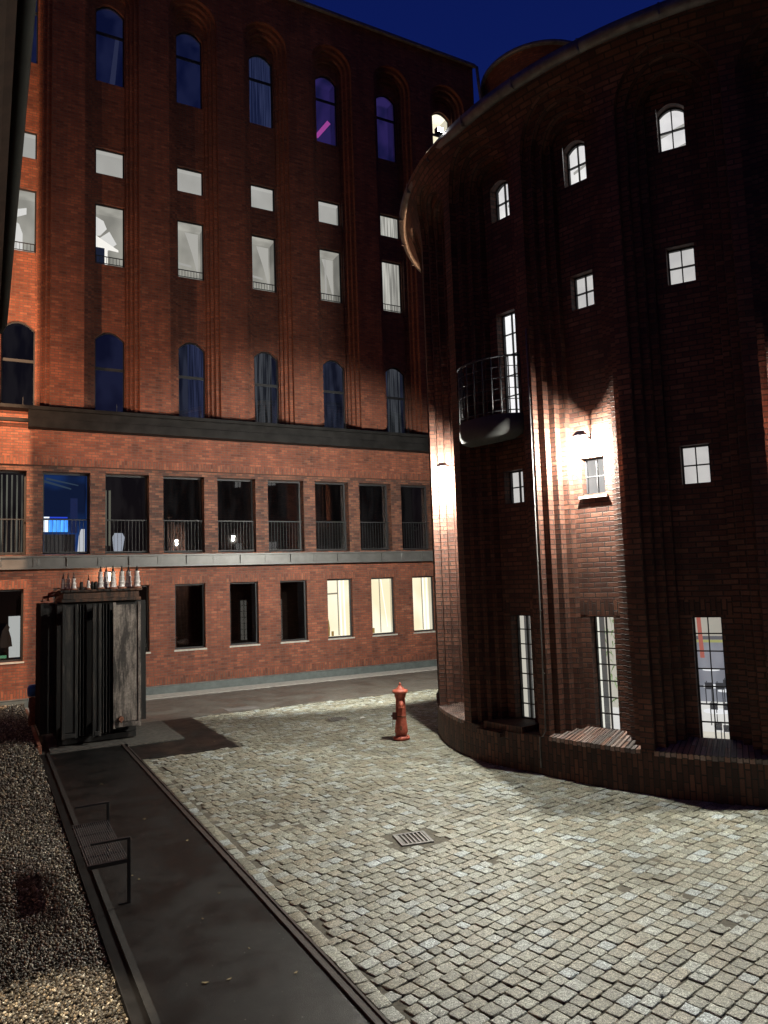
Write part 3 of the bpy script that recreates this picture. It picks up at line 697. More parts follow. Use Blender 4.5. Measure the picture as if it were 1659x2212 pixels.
# ================================================================== ROUND BUILDING
DC = (14.2, 10.45); R0 = 6.45; SP = 15.5
def dR(deg):
    xs = [120, 150, 162, 172, 178, 188, 205, 215, 230, 300]; ys = [0, 0, .10, .15, .10, -.10, -.10, -.13, -.15, 0]
    return float(np.interp(deg, xs, ys))
def flare(z):
    if z < 10.2: return 0
    t = (z-10.2)/1.05; return .36*t**2.3
B2 = empty('round_brick_building', (DC[0], DC[1], 0), 0, 'round dark brick building with stepped ribs between narrow lit windows', 'building')
def DP(dc):
    def f(s, z, d):
        th = dc+math.degrees(s/R0); r = R0+dR(th)-d+flare(z); t = math.radians(th)
        return (r*math.cos(t), r*math.sin(t), z)
    return f
def DW(dc, s, z, d):
    p = DP(dc)(s, z, d); return (p[0]+DC[0], p[1]+DC[1], p[2])
half = math.radians(SP/2)*R0
dl = [(.77, .60, 9.75, .85, .13), (.65, .60, 9.75, .73, .26), (.53, .60, 9.75, .61, .39), (.41, .60, 9.75, .50, .52), (.29, .60, 10.36, .22, .65)]
dl = [(.77, .60, 10.25, .78, .13), (.65, .60, 10.25, .66, .26), (.53, .60, 10.25, .54, .39), (.41, .60, 10.45, .26, .52)]
dp = (.41, .60, 9.9, .45, .52)
WD = .225
dm = MB(); pm = MB(); zt = 11.25
for k in range(-7, 8):
    dc = 197+SP*k; pl = DP(dc)
    recess(dm, pl, 2*half, .60, zt, dl, uo=dc*R0*PI/180, nz=14, krows=8)
    if k == -1: holes = [(.70, 2.50, 0), (4.46, 5.05, 0), (6.05, 7.95, 0), (9.70, 10.43, .10)]
    else: holes = [(.70, 2.50, 0), (4.46, 5.05, 0), (7.55, 8.14, 0), (9.70, 10.43, .10)]
    dp_ = (.41, .60, 10.45, .26, .52)
    panel(dm, pl, dp_, WD, holes, .13, uo=dc*R0*PI/180)
    # plinth below the bay, and pillar feet
    n = 10
    for i in range(n):
        a = -half+2*half*i/n; c = -half+2*half*(i+1)/n
        pm.face([pl(a, -.05, -.012), pl(c, -.05, -.012), pl(c, .60, -.012), pl(a, .60, -.012)], [(a, -.05), (c, -.05), (c, .6), (a, .6)])
        pm.face([pl(a, .60, -.012), pl(c, .60, -.012), pl(c, .60, .02), pl(a, .60, .02)], [(a, 0), (c, 0), (c, .03), (a, .03)])
dm.build('wall', mt['drum'], B2)
pm.build('plinth', mt['drumsoldier'], B2)
# back of the drum
b = MB(); b.lathe([(R0, -.05), (R0, 10.2), (R0+.09, 10.75), (R0+.36, 11.25)], (0, 0, 0), 20, math.radians(197+SP*7.5), math.radians(197-SP*7.5+360)); b.build('rear_wall', mt['drum'], B2)
b = MB(); b.lathe([(R0+.36, 11.27), (0, 11.7)], (0, 0, 0), 60); b.build('roof', mt['gutter'], B2)
gt = MB()
gt.lathe([(R0+.30, 11.17), (R0+.34, 11.14), (R0+.40, 11.15), (R0+.45, 11.21), (R0+.46, 11.31), (R0+.43, 11.31), (R0+.34, 11.28)], (0, 0, 0), 120)
for k in range(36):
    a = math.radians(k*10+3); T = rot_at((0, 0), a)
    gt.box((R0+.34, -.012, 11.135), (R0+.468, .012, 11.318), T)
gt.build('gutter', mt['zinc'], B2)
# sloping brick sills on top of the plinth
for k in range(-5, 5):
    dc = 197+SP*k; pl = DP(dc); b = MB()
    if k != -1:
        NB = 21; W = .775
        for i in range(NB):
            a = -W+2*W*i/NB; c = -W+2*W*(i+1)/NB; m0 = (a+c)/2
            dep = .12
            for w_, _, _, _, d_ in dl:
                if abs(m0) < w_: dep = d_
            zi = .62+.13*dep/.52; zz = 0
            b.face([pl(a, .625, -.03), pl(c, .633, -.03), pl(c, zi+.008, dep), pl(a, zi, dep)], [(a, 0), (c, 0), (c, .6), (a, .6)])
            b.face([pl(a, .56, -.03), pl(c, .56, -.03), pl(c, .635, -.03), pl(a, .615, -.03)], [(a, 0), (c, 0), (c, .07), (a, .07)])
            b.face([pl(c, .635, -.03), pl(c, zi+.02, dep), pl(c, zi, dep), pl(c, .615, -.03)])
        b.build('sill', mt['sillbrick'], B2)
    else:
        pbox(b, pl, -.775, .57, -.01, .775, .615, .52)
        b.build('sill', mt['drumsoldier'], B2)
        b = MB(); pbox(b, pl, -.42, .60, .0, .42, .70, .52); pbox(b, pl, -.5, .50, -.10, .05, .575, .0); b.build('step', mt['drumsoldier'], B2)
# drum windows
frost = emit('frosted_pane', (.50, .49, .475), 1.1, (.66, .645, .60), (1, 1, 1), 2.2, (.3, .7))
frostw = emit('bright_frosted_pane', (.68, .67, .66), 1.15, (.90, .88, .84), (1, 1, 1), 2.4, (.3, .7))
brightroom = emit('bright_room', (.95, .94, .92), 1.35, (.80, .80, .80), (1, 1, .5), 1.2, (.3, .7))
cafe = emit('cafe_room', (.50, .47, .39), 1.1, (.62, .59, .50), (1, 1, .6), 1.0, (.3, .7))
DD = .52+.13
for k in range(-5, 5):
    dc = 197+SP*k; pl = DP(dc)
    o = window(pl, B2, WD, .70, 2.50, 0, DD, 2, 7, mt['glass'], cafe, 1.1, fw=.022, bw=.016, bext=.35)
    if k == 0:
        shape(o, 'column', dim_in, thick(pl, [[(-.30, .6), (-.20, .6), (-.20, 2.6), (-.30, 2.6)]], DD+.25))
        shape(o, 'column', emit('column_lit', (.85, .84, .72), 1.1), thick(pl, [[(-.60, .6), (-.46, .6), (-.46, 2.6), (-.60, 2.6)]], DD+.5))
        lf = MB(); rr = random.Random(5)
        for i in range(90):
            s = rr.uniform(-.36, .06); z = rr.uniform(.95, 2.35); a = rr.uniform(.7, 2.4); l = rr.uniform(.12, .3); w0 = .008
            p = pl(s, z, DD+.45+rr.uniform(-.1, .1)); q_ = pl(s+math.cos(a)*l*.6, z+math.sin(a)*l-.06, DD+.45); m2 = pl(s+math.cos(a)*l*.3+w0, z+math.sin(a)*l*.6, DD+.44)
            lf.face([p, m2, q_]); 
        lf.build('potted_palm', emit('palm_leaf', (.10, .19, .05), 1.0, (.32, .42, .22), (1, 1, 1), 4), o, merge=False)
        shape(o, 'counter', pale_in, thick(pl, [[(-.4, .6), (.1, .6), (.1, .95), (-.4, .95)]], DD+.6))
    if k == 1:
        shape(o, 'red_pillar', emit('red_post', (.42, .13, .10), 1.0), thick(pl, [[(-.21, 1.85), (-.14, 1.85), (-.17, 2.6), (-.24, 2.6)]], DD+.35))
        shape(o, 'wall_band', emit('yellow_band', (.38, .38, .15), 1.0), thick(pl, [[(-.5, 2.03), (.5, 2.03), (.5, 2.07), (-.5, 2.07)]], DD+.9))
        shape(o, 'wall_band', emit('grey_band', (.13, .13, .14), 1.0), thick(pl, [[(-.5, 2.075), (.5, 2.075), (.5, 2.13), (-.5, 2.13)]], DD+.9))
        shape(o, 'wall_panel', emit('grey_wall', (.20, .21, .24), 1.0, (.30, .31, .34), (1, 1, .5), 2), thick(pl, [[(-.5, 1.1), (.5, 1.1), (.5, 2.025), (-.5, 2.025)]], DD+.95))
        tbm = MB()
        for (s0, zc, wv, dd_) in ((-.1, 1.62, .16, .5), (-.05, 1.38, .2, .38), (.14, 1.30, .14, .5), (.0, 1.02, .26, .3)):
            tbm.lathe([(0, 0), (wv, 0), (wv, .015), (0, .015)], (0, 0, 0), 20, T=lambda p, s0=s0, zc=zc, dd_=dd_: pl(s0+p[0], zc+p[2], DD+dd_+.25+p[1]*.8))
        tbm.build('cafe_table', emit('table_top', (.85, .86, .86), 1.1), o)
        cm = MB()
        for (s0, zc) in ((-.16, 1.4), (.02, 1.4), (.15, 1.45), (-.1, 1.1), (.12, 1.1), (-.05, .8), (.1, .78)):
            cm.tube([pl(s0, zc-.25, DD+.35), pl(s0, zc, DD+.35), pl(s0+.02, zc+.1, DD+.38)], .008, 6)
            pbox(cm, pl, s0-.01, zc-.02, DD+.36, s0+.12, zc+.08, DD+.37)
            cm.tube([pl(s0+.1, zc-.25, DD+.35), pl(s0+.1, zc, DD+.35)], .007, 6)
        cm.build('cafe_chair', emit('chair_dark', (.05, .05, .055), 1.0), o)  # cafe chairs in a dark colour
        shape(o, 'cafe_floor', pale_in, thick(pl, [[(-.5, .62), (.5, .62), (.5, 1.12), (-.5, 1.12)]], DD+1.0))
    if k == -1:
        shape(o, 'column', dim_in, thick(pl, [[(-.33, .6), (-.20, .6), (-.20, 2.6), (-.33, 2.6)]], DD+.25))
        shape(o, 'inner_wall', emit('slate_wall', (.10, .11, .12), 1), thick(pl, [[(-.42, .6), (-.22, .6), (-.22, 2.3), (-.42, 2.3)]], DD+.5))
    window(pl, B2, WD, 4.46, 5.05, 0, DD, 2, 2, mt['glass'], frost, .07, fw=.022, bw=.018, bext=.0)
    if k == -1:
        dr = window(pl, B2, WD, 6.05, 7.95, 0, DD, 2, 5, mt['glass'], brightroom, .9, name='balcony_door', fw=.022, bw=.014, bext=.3)
        shape(dr, 'stair_soffit', emit('stair', (.35, .36, .36), 1), thick(pl, [[(-.52, 6.7), (-.42, 6.7), (-.42, 7.35), (-.2, 7.55), (-.2, 7.4), (-.36, 7.2), (-.52, 7.1)]], DD+.5))
    else:
        window(pl, B2, WD, 7.55, 8.14, 0, DD, 2, 2, mt['glass'], frost, .07, fw=.022, bw=.018, bext=.0)
    o = window(pl, B2, WD, 9.70, 10.43, .10, DD, 2, 2, mt['glass'], frostw, .5, fw=.022, bw=.018, bext=.2)
    if k in (-1, 0, 1): shape(o, 'ceiling_beam', mid_in, thick(pl, [[(-.4, 9.85), (.4, 10.05), (.4, 10.10), (-.4, 9.90)], [(-.4, 10.2), (.4, 10.38), (.4, 10.42), (-.4, 10.24)]], DD+.42))
    if k == 0:
        b = MB(); pbox(b, pl, -.27, 4.39, .46, .27, 4.43, .60); b.build('sill', mt['sill'], B2)
    b = MB(); pbox(b, pl, -.40, 2.52, .512, .40, 2.75, .53); b.build('lintel', mt['drumsoldier'], B2)
# balcony on the bay of the door
pl = DP(197-SP)
bp = lambda a, r, z: pl(r*math.sin(a)*1.0, z, .08-r*math.cos(a)*.50)
sl = MB(); n = 28
prof = [(.0, 5.50), (.50, 5.51), (.66, 5.57), (.70, 5.66), (.70, 5.92), (.0, 5.92)]
for i in range(len(prof)-1):
    for k in range(n):
        a0 = -PI/2+PI*k/n; a1 = -PI/2+PI*(k+1)/n
        (r0, z0), (r1, z1) = prof[i], prof[i+1]
        sl.face([bp(a0, r0, z0), bp(a1, r0, z0), bp(a1, r1, z1), bp(a0, r1, z1)], smooth=True)
pbox(sl, pl, -.70, 5.66, .06, .70, 5.918, .60)
bal = sl.build('balcony', mt['bconcrete'], B2)
rl = MB(); RR = .67
for z, r in ((5.98, .010), (6.17, .007), (6.36, .007), (6.55, .007), (6.74, .007), (6.92, .018)):
    rl.tube([bp(-PI/2+PI*k/28, RR, z) for k in range(29)], r, 6)
for k in range(13): a = -PI/2+PI*k/12; rl.tube([bp(a, RR, 5.92), bp(a, RR, 6.92)], .011, 6)
rl.build('railing', plain('rail_paint', (.03, .032, .037), .6), bal)
# thin conduit down the pillar
pl = DP(197-SP/2)
b = MB(); b.tube([pl(.06, 7.3, -.02), pl(.05, 3.0, -.02), pl(.04, .70, -.025), pl(.0, .62, -.05), pl(-.06, .60, -.055), pl(-.07, .12, -.055)], .012, 8)
for z in (1.6, 2.6, 3.4, 4.3, 5.2, 6.1): pbox(b, pl, .03, z, -.03, .07, z+.02, 0)
b.build('conduit', mt['zinc'], B2)
# horn / bell under balcony
p = DW(197-SP, -.20, 4.98, .30)

# ================================================================== LAMPS
def drum_lamp(k, s, z, energy, col, label, aim=None, size=1.0, hood=.15, off=.19, drop=.185, lsize=.04):
    dc = 197+SP*k
    base = DW(dc, s, z, .50); tip = DW(dc, s, z, .50-off*1.6)
    root = empty('wall_lamp', base, 0, label, 'lamp', 'lamps on the round building')
    L = lambda p: (p[0]-base[0], p[1]-base[1], p[2]-base[2])
    a = MB(); a.tube([L(DW(dc, s, z+.02, .52)), L(DW(dc, s, z+.05, .50-off)), L(DW(dc, s, z+.04, .50-off*1.6))], .016, 8)
    a.build('arm', mt['black'], root)
    tl = L(tip)
    h_ = MB(); h_.lathe([(.03, .10), (.06, .095), (.125, .03), (.13, .01), (.12, .012), (0, .04)], tl, 24); h_.build('hood', mt['white'], root)
    g_ = MB(); r = .085*size; g_.lathe([(0.0, .02), (r, .01), (r*1.05, -.03), (r*.95, -.075), (r*.6, -.11), (0, -.125)], tl, 20); g_.build('bulb', mt['lampw'], root)
    if aim: li = light('lamp_light', 'SPOT', (tl[0], tl[1], tl[2]-drop), energy, col, lsize, aim=L(aim), cone=112, blend=.3, parent=root)
    else: li = light('lamp_light', 'POINT', (tl[0], tl[1], tl[2]-drop), energy, col, lsize, parent=root)
    return root, li
drum_lamp(0, .0, 5.34, 1000, COOL, 'bright lamp above the square window of the middle bay of the round building', off=.20)
drum_lamp(-2, .0, 5.34, 1600, COOL, 'small bright lamp peeking past the pillar left of the balcony', off=.27)
drum_lamp(2, .0, 5.34, 1700, COOL, 'lamp in the rightmost bay of the round building, just outside the photo')
drum_lamp(-4, .0, 5.34, 4300, COOL, 'lamp on the far side of the round building facing the tall facade', aim=(9.4, 23, 2.6), off=.24, drop=.17, lsize=.03)

# wall lamp under the girder, warm
def box_lamp():
    root = empty('wall_lamp', (3.22, FY, 3.53), 0, 'small glowing box lamp under the grey girder, above the transformer', 'lamp')
    b = MB(); b.box((-.07, -.04, -.14), (.07, 0, .14)); b.build('back_plate', mt['black'], root)
    b = MB(); b.box((-.06, -.13, -.12), (.06, -.042, .12)); b.build('lamp_shade', mt['lampo'], root, bevel=.01)
    light('lamp_light', 'POINT', (0, -.30, .0), 45, (1, .74, .46), .06, parent=root)
box_lamp()
# floodlight on the drum eave
def eave_lamp():
    a = math.radians(177); x = DC[0]+(R0+.44)*math.cos(a); y = DC[1]+(R0+.44)*math.sin(a)
    root = empty('flood_lamp', (x, y, 11.31), 0, 'small bright flood lamp standing on the gutter of the round building', 'lamp')
    b = MB(); b.tube([(0, 0, 0), (0, 0, .09)], .012, 8); b.build('bracket', mt['black'], root)
    b = MB(); b.box((-.07, -.05, .09), (.07, .05, .19)); b.build('housing', mt['black'], root, bevel=.01)
    b = MB(); b.box((-.06, -.056, .10), (.06, -.051, .18)); b.build('lens', mt['lamp_small'], root)
    light('lamp_light', 'SPOT', (0, .12, .16), 90, (1, .78, .6), .05, aim=(1.5, 12, 6), cone=130, blend=.8, parent=root)
eave_lamp()

# ================================================================== LEFT BUILDING (camera side)
B3 = empty('eaves_building', (0, 10, 0), 0, 'dark eave and gutter of the building at the left edge', 'building')
b = MB()
prof3 = [(-.30, 7.3), (-.22, 7.6), (-.08, 7.85), (.10, 8.05), (.18, 8.10)]
for i in range(len(prof3)-1):
    a, c = prof3[i], prof3[i+1]
    b.face([(a[0], -14, a[1]), (a[0], 5.2, a[1]), (c[0], 5.2, c[1]), (c[0], -14, c[1])], [(-14, a[1]), (5.2, a[1]), (5.2, c[1]), (-14, c[1])])
b.build('cornice', mt['soffit'], B3)
b = MB(); b.box((-.32, -14, 0), (-.30, 5.2, 7.3)); b.box((-8, 5.0, 0), (-.30, 5.2, 7.9)); b.build('wall', mt['brick'], B3)
b = MB(); b.box((-8, -14, 8.16), (.17, 5.2, 8.3)); b.build('roof', mt['gutter'], B3)
b = MB(); pth = [(.25, -14+i*1.2, 8.16) for i in range(16)]+[(.245, 5.0, 8.16), (.20, 5.35, 8.15), (.08, 5.6, 8.14), (-.15, 5.72, 8.12), (-.6, 5.75, 8.1)]
b.tube(pth, .075, 12); b.build('gutter', mt['gutter'], B3)

# ================================================================== TRANSFORMER
TR = empty('transformer', (2.05, 17.3, 0), 0, 'old black and grey electrical transformer with white insulators on top', 'transformer')
tx = lambda p: (p[0]-2.05, p[1]-17.3, p[2])
b = MB(); b.box((1.34, 16.75, .16), (2.92, 18.35, 2.93), tx); b.build('tank', mt['tr_dark'], TR, bevel=.01)
b = MB(); b.box((1.42, 16.62, 2.935), (3.00, 18.45, 3.0), tx); b.box((1.45, 16.66, 3.0), (2.97, 18.4, 3.14), tx); b.box((1.40, 16.60, 3.14), (3.02, 18.46, 3.19), tx)
for i in range(12): b.box((1.46+i*.13, 16.585, 3.145), (1.50+i*.13, 16.60, 3.185), tx)
b.build('lid', mt['tr_rust'], TR, bevel=.006)
b = MB(); b.box((1.4, 16.8, .0), (1.6, 18.3, .16), tx); b.box((2.6, 16.8, .0), (2.8, 18.3, .16), tx); b.box((1.36, 16.66, .06), (2.9, 16.78, .17), tx); b.build('skid', mt['tr_dark'], TR)
# front radiators: three plates with framed edges
for (x0, x1, y, m, z0) in ((1.42, 1.72, 16.42, 'tr_grey', .20), (1.99, 2.16, 16.34, 'tr_grey', .20), (2.40, 2.96, 16.42, 'tr_pale', .30)):
    b = MB(); w_ = x1-x0
    b.box((x0, y, z0), (x0+.06, y+.05, 2.9), tx); b.box((x1-.06, y, z0), (x1, y+.05, 2.9), tx)
    b.box((x0+.06, y+.03, z0+.12), (x1-.06, y+.055, 2.85), tx)
    b.box((x0+.02, y+.06, z0+.1), (x1-.02, 16.74, z0+.22), tx); b.box((x0+.02, y+.06, 2.6), (x1-.02, 16.74, 2.75), tx)
    b.box((x0+.04, y-.01, z0+.02), (x1-.04, y+.045, z0+.11), tx)
    b.build('radiator', mt[m], TR, bevel=.008)
# edge-on fins of the front block
b = MB()
for x in (1.76, 1.82, 1.88, 2.21, 2.27, 2.33): b.box((x, 16.5, .22), (x+.02, 16.74, 2.88), tx)
b.build('radiator', mt['tr_dark'], TR, bevel=.004)
# left hand fins
for i in range(6):
    y = 16.85+i*.28; b = MB(); b.box((1.04, y, .28), (1.32, y+.045, 2.92), tx); b.build('fin', mt['tr_dark'], TR, bevel=.008)
for i in range(4):
    y = 16.95+i*.4; b = MB(); b.box((2.94, y, .34), (3.16, y+.05, 2.92), tx); b.build('fin', mt['tr_dark'], TR, bevel=.008)
# valve
b = MB(); b.tube([tx((2.55, 16.42, .5)), tx((2.55, 16.34, .5))], .05, 14); b.tube([tx((2.55, 16.36, .5)), tx((2.55, 16.36, .42))], .02, 8); b.build('valve', mt['rust'], TR)
b = MB(); b.lathe([(.0, .2), (.09, .2), (.10, .35), (.07, .5), (.10, .62), (.08, .80), (0, .82)], tx((1.02, 18.75, 0)), 14); pv = b.build('oil_valve', mt['rust'], TR)
b = MB(); b.lathe([(.0, .83), (.10, .83), (.12, .88), (.12, 1.02), (.09, 1.08), (0, 1.09)], tx((1.02, 18.75, 0)), 14); b.build('cap', mt['bluecap'], pv)
def insulator(x, y, h_, r, z0=3.19, rings=2):
    b = MB(); P = [(0, z0), (r*1.1, z0), (r*1.12, z0+.03), (r*.98, z0+.04)]
    for i in range(rings+1):
        f0 = i/(rings+1); f1 = (i+1)/(rings+1)
        a = r*(1-.38*f0); c = r*(1-.38*f1)
        P += [(a*.92, z0+.04+h_*f0+.01), (c*.92, z0+.04+h_*f1-.025), (c*1.12, z0+.04+h_*f1-.015), (c*1.12, z0+.04+h_*f1), (c*.9, z0+.04+h_*f1+.005)]
    P += [(0, z0+.045+h_)]
    b.lathe(P, tx((x, y, 0)), 18)
    o = b.build('insulator', mt['white'], TR)
    b = MB(); b.lathe([(0, z0+h_+.04), (r*.35, z0+h_+.045), (r*.35, z0+h_+.09), (r*.18, z0+h_+.10), (r*.18, z0+h_+.16), (0, z0+h_+.16)], tx((x, y, 0)), 12)
    b.build('terminal', mt['black'], o)
    b = MB(); b.lathe([(r*1.3, z0-.0), (r*1.3, z0+.035), (0, z0+.036)], tx((x, y, 0)), 16); b.build('collar', mt['rust'], o)
for dx, dy in ((0, 0), (.13, .12), (.24, -.12)): insulator(2.24+dx, 17.1+dy, .33, .075)
for dx, dy in ((0, 0), (.16, .12), (.30, -.12)): insulator(2.68+dx, 17.1+dy, .33, .078)
for dx, dy in ((0, .2), (.09, .12), (.19, 0)): insulator(1.50+dx, 17.0+dy, .20, .055, rings=1)
insulator(1.98, 17.0, .15, .045, rings=1)
b = MB()
for x in (1.84, 2.06, 2.13): b.lathe([(0, 3.19), (.035, 3.19), (.035, 3.33), (.022, 3.36), (0, 3.36)], tx((x, 17.0, 0)), 12)
b.build('valve', mt['tr_dark'], TR)
b = MB(); b.tube([tx((1.18, 16.95, 2.98)), tx((1.2, 16.95, 3.12)), tx((1.42, 16.9, 3.2))], .03, 8); b.tube([tx((1.10, 17.4, 2.96)), tx((1.12, 17.4, 3.05)), tx((1.42, 17.3, 3.1))], .03, 8); b.build('oil_pipe', mt['rust'], TR)
b = MB(); b.box((2.62, 15.95, -.01), (3.75, 18.3, .03)); tag(b.build('foundation', plain('foundation', (.085, .08, .07), .9, 0, .4, 14, .006)), kind='structure')
b = MB(); b.box((1.2, 16.2, -.01), (2.62, 18.44, .028)); tag(b.build('foundation', plain('foundation2', (.07, .065, .058), .9, 0, .4, 14, .006)), kind='structure')
b = MB(); b.box((.98, 16.3, 0), (1.05, 21.6, .16)); o = b.build('steel_edging', mt['rust'], bevel=.006)
tag(o, 'rusty red edging bar beside the gravel, left of the transformer', 'edging')

# ================================================================== HYDRANT
HY = empty('hydrant', (7.40, 13.16, 0), math.radians(-125), 'tall old red fire hydrant with pointed cap standing on the cobbles', 'hydrant')
b = MB(); b.lathe([(0, .0), (.155, .0), (.165, .015), (.165, .05), (.145, .065), (.115, .07), (.11, .12), (.13, .14), (.133, .17), (.12, .28), (.108, .38), (.102, .50), (.098, .66), (.096, .80), (.10, .82), (.11, .83), (.115, .90), (.12, .91), (0, .91)], n=28)
b.build('barrel', mt['hyd'], HY)
b = MB(); b.lathe([(.12, .905), (.155, .925), (.165, .945), (.155, .965), (.12, .985), (.075, 1.0), (.075, 1.012), (.055, 1.02), (.05, 1.035), (.035, 1.045), (.032, 1.06), (.022, 1.068), (.028, 1.085), (.018, 1.105), (.005, 1.125), (0, 1.127)], n=28)
b.build('cap', mt['hyd'], HY)
b = MB(); b.tube([(.07, .02, .72), (.14, .03, .73), (.165, .03, .70), (.168, .03, .655)], [.05, .045, .042, .036], 14); b.lathe([(.044, .64), (.05, .64), (.05, .67), (.044, .67)], (.168, .03, 0), 14); b.build('outlet', mt['hyd'], HY)
b = MB(); b.tube([(.05, .08, .32), (.02, .0, .0)], .001, 3)
b = MB(); b.box((.0, -.165, .40), (.09, -.075, .54)); b.tube([(.045, -.16, .47), (.045, -.19, .47)], .022, 10); b.build('valve_box', mt['hyddark'], HY, bevel=.012)
b = MB(); b.tube([(.045, -.165, .40), (.045, -.17, .24), (.05, -.115, .235)], .006, 6); b.build('chain', mt['zinc'], HY)
b = MB(); b.box((.118, -.02, .18), (.128, .03, .28)); b.lathe([(.106, .45), (.113, .455), (.113, .47), (.106, .475)], n=28); b.build('band', mt['rust'], HY)
b = MB()
for k in range(6):
    a = k*PI/3; b.lathe([(0, .062), (.010, .062), (.010, .078), (0, .078)], (.145*math.cos(a), .145*math.sin(a), 0), 6)
b.build('flange_bolts', mt['hyddark'], HY)

# ================================================================== BENCH CHAIR with slatted seat
BN = empty('bench', (1.16, 8.92, 0), 0, 'black slatted steel bench seat with two armrests beside the gravel', 'bench')
sl = MB(); x0, x1, ya, yb, zs = -.21, .19, -.72, .74, .43
for i in range(18):
    x = x0+.012+i*(x1-x0-.02)/17; sl.box((x-.0035, ya+.02, zs-.004), (x+.0055, yb-.02, zs+.008))
for y in (ya+.35, 0.0, yb-.35): sl.box((x0, y-.012, zs-.03), (x1, y+.012, zs-.012))
sl.build('seat', plain('slat_steel', (.07, .07, .075), .35, .3), BN)
for y in (ya, yb):
    b = MB(); t = .016
    b.box((x0, y-t, zs-.03), (x1-.016, y+t, zs+.01)); b.build('seat_frame', mt['black'], BN, bevel=.003)
    b = MB(); b.box((x1-.016, y-t, 0), (x1+.018, y+t, .63)); b.box((x1-.10, y-t, 0), (x1-.016, y+t, .014)); b.build('leg', mt['black'], BN, bevel=.003)
    b = MB(); b.box((x0+.03, y-t-.004, .631), (x1+.018, y+t+.004, .652)); b.build('armrest', mt['black'], BN, bevel=.004)

# ================================================================== drains, covers, litter
def grate(x, y, rz, s, label):
    root = empty('drain_grate', (x, y, 0), rz, label, 'drain')
    b = MB(); b.box((-s, -s, -.04), (s, -s+.035, .008)); b.box((-s, s-.035, -.04), (s, s, .008)); b.box((-s, -s+.035, -.04), (-s+.035, s-.035, .008)); b.box((s-.035, -s+.035, -.04), (s, s-.035, .008)); b.build('frame', mt['zinc'], root, bevel=.003)
    b = MB()
    n = 7
    for i in range(n):
        q = -s+.05+(2*s-.1)*i/(n-1); b.box((q-.011, -s+.035, -.03), (q+.011, s-.035, .004))
    b.build('bars', mt['zinc'], root)
    b = MB(); b.face([(-s+.03, -s+.03, -.017), (s-.03, -s+.03, -.017), (s-.03, s-.03, -.017), (-s+.03, s-.03, -.017)]); b.build('sump', plain('void', (.004, .004, .004), .9), root)
grate(4.71, 8.18, math.radians(-12), .205, 'square iron drain grate in the middle of the near cobbles')
grate(7.28, 15.97, math.radians(-12), .19, 'distant iron drain grate in the cobbles left of the hydrant')
b = MB(); b.box((-.42, -.22, -.01), (.42, .22, .006)); o = b.build('cover_plate', mt['zinc']); o.location = (5.9, 18.85, 0)
tag(o, 'pale rectangular steel cover in the dark asphalt beyond the cobbles', 'cover')
rr = random.Random(11)
spots = [(1.75, 13.2), (2.0, 10.9), (2.3, 9.7), (1.5, 8.9), (1.55, 8.75), (1.9, 7.4), (2.1, 6.6), (1.8, 6.2), (1.62, 6.25), (2.3, 6.0), (2.2, 7.9), (1.4, 9.9), (3.6, 17.2), (3.9, 16.2), (3.3, 15.8), (6.0, 7.4), (5.2, 5.9), (8.1, 15.7), (6.2, 16.9), (4.2, 15.3)]
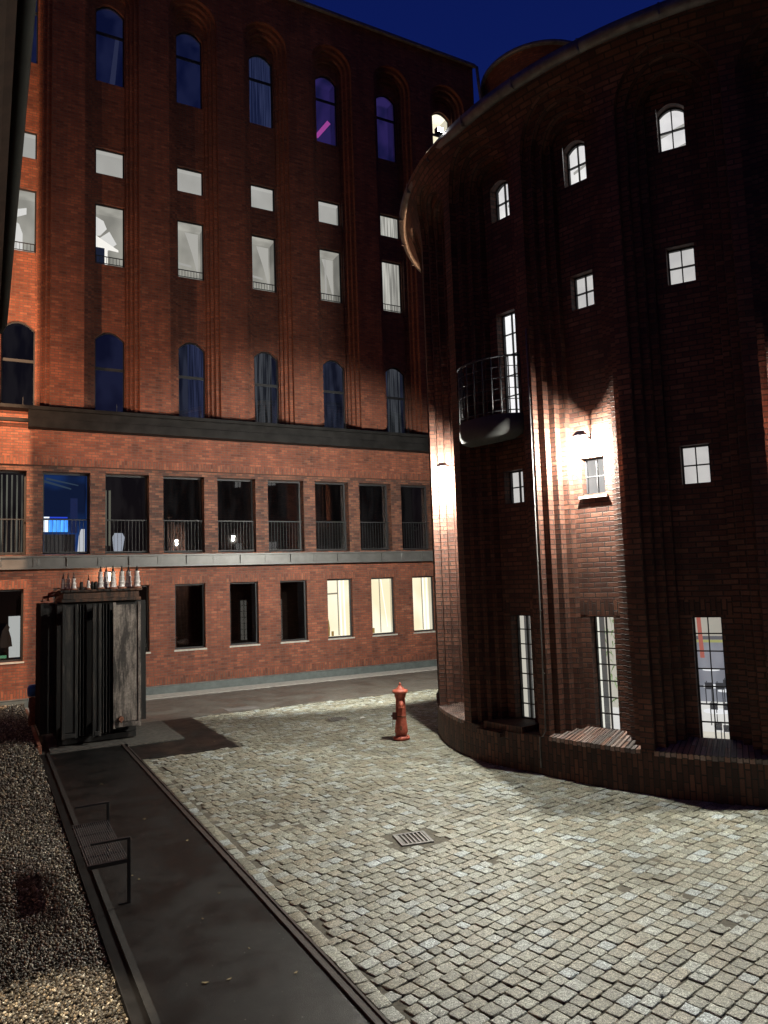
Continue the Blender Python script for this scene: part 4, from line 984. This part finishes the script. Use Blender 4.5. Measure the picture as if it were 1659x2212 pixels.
for i, (x, y) in enumerate(spots):
    b = MB(); l = rr.uniform(.012, .024); n = 8
    P = [(math.cos(2*PI*k/n)*l*(1+.3*math.cos(4*PI*k/n)), math.sin(2*PI*k/n)*l*.6, .004+.006*abs(math.cos(2*PI*k/n))) for k in range(n)]
    b.face(P); b.face([(p[0], p[1], p[2]-.002) for p in P][::-1])
    for k in range(n): q = P[k]; r2 = P[(k+1) % n]; b.face([q, r2, (r2[0], r2[1], r2[2]-.002), (q[0], q[1], q[2]-.002)])
    o = b.build('fallen_leaf', mt['leafy']); o.location = (x, y, .012 if x > 2.6 and (y < 14.5 or x > 4.5) else .002); o.rotation_euler = (0, 0, rr.uniform(0, 6))
    tag(o, 'small pale dead leaf lying on the ground', 'leaf', 'fallen leaves on the paving')
b = MB(); b.face([(-.09, -.03, .02), (.0, -.05, .03), (.10, -.02, .015), (.06, .05, .025), (-.03, .04, .035)]); b.face([(-.05, -.02, .036), (.04, -.03, .04), (.03, .03, .045), (-.04, .03, .042)])
o = b.build('paper_scrap', mt['paper']); o.location = (7.75, 15.6, 0); tag(o, 'crumpled white scrap of paper on the far cobbles', 'litter')

# ---- extra floodlights
def flood(loc, aim, energy, col, cone, blend, label, size=.05):
    root = empty('flood_lamp', loc, 0, label, 'lamp')
    d_ = (Vector(aim)-Vector(loc)).normalized()
    b = MB(); b.tube([(0, 0, 0), tuple(-d_*.16)], .09, 12); b.build('housing', mt['black'], root)
    light('lamp_light', 'SPOT', tuple(d_*.02), energy, col, size, aim=tuple(d_*5), cone=cone, blend=blend, parent=root)
def strip_lamp(loc, energy, col, label):
    root = empty('wall_lamp', loc, 0, label, 'lamp')
    b = MB(); b.lathe([(0, .10), (.03, .10), (.03, .13), (0, .14)], n=16); b.build('hood', mt['black'], root)
    light('lamp_light', 'POINT', (0, 0, 0), energy, col, .03, parent=root)
strip_lamp((-2.0, 16.5, 9.4), 8000, (1, .60, .34), 'warm lamp behind the left building lighting the left end of the facade')
b = MB(); b.box((-1.28, 5.2, 0), (-1.0, 8.0, 13)); b.build('wall', mt['brick'], B3)  # unseen wing added to cut the warm lamp's light to a vertical edge
flood((-.95, 19.9, 7.4), (6.5, 23.0, 14.0), 1500, (1, .58, .34), 118, .5, 'warm flood lamp on the left building pointing up at the facade')
flood((-.75, 15.9, 4.6), (4.55, 24.4, 5.2), 240, (1, .66, .44), 72, .15, 'warm flood lamp on the left building pointing across the courtyard')
flood((-.18, 5.6, 4.4), (.42, 6.25, 0), 1900, (1, .84, .62), 22, .6, 'lamp on the left building shining on the near gravel')
flood((15.2, 21.4, 5.2), (8.6, 13.9, 7.8), 2400, (1, .52, .28), 46, .12, 'warm flood lamp behind the round building')
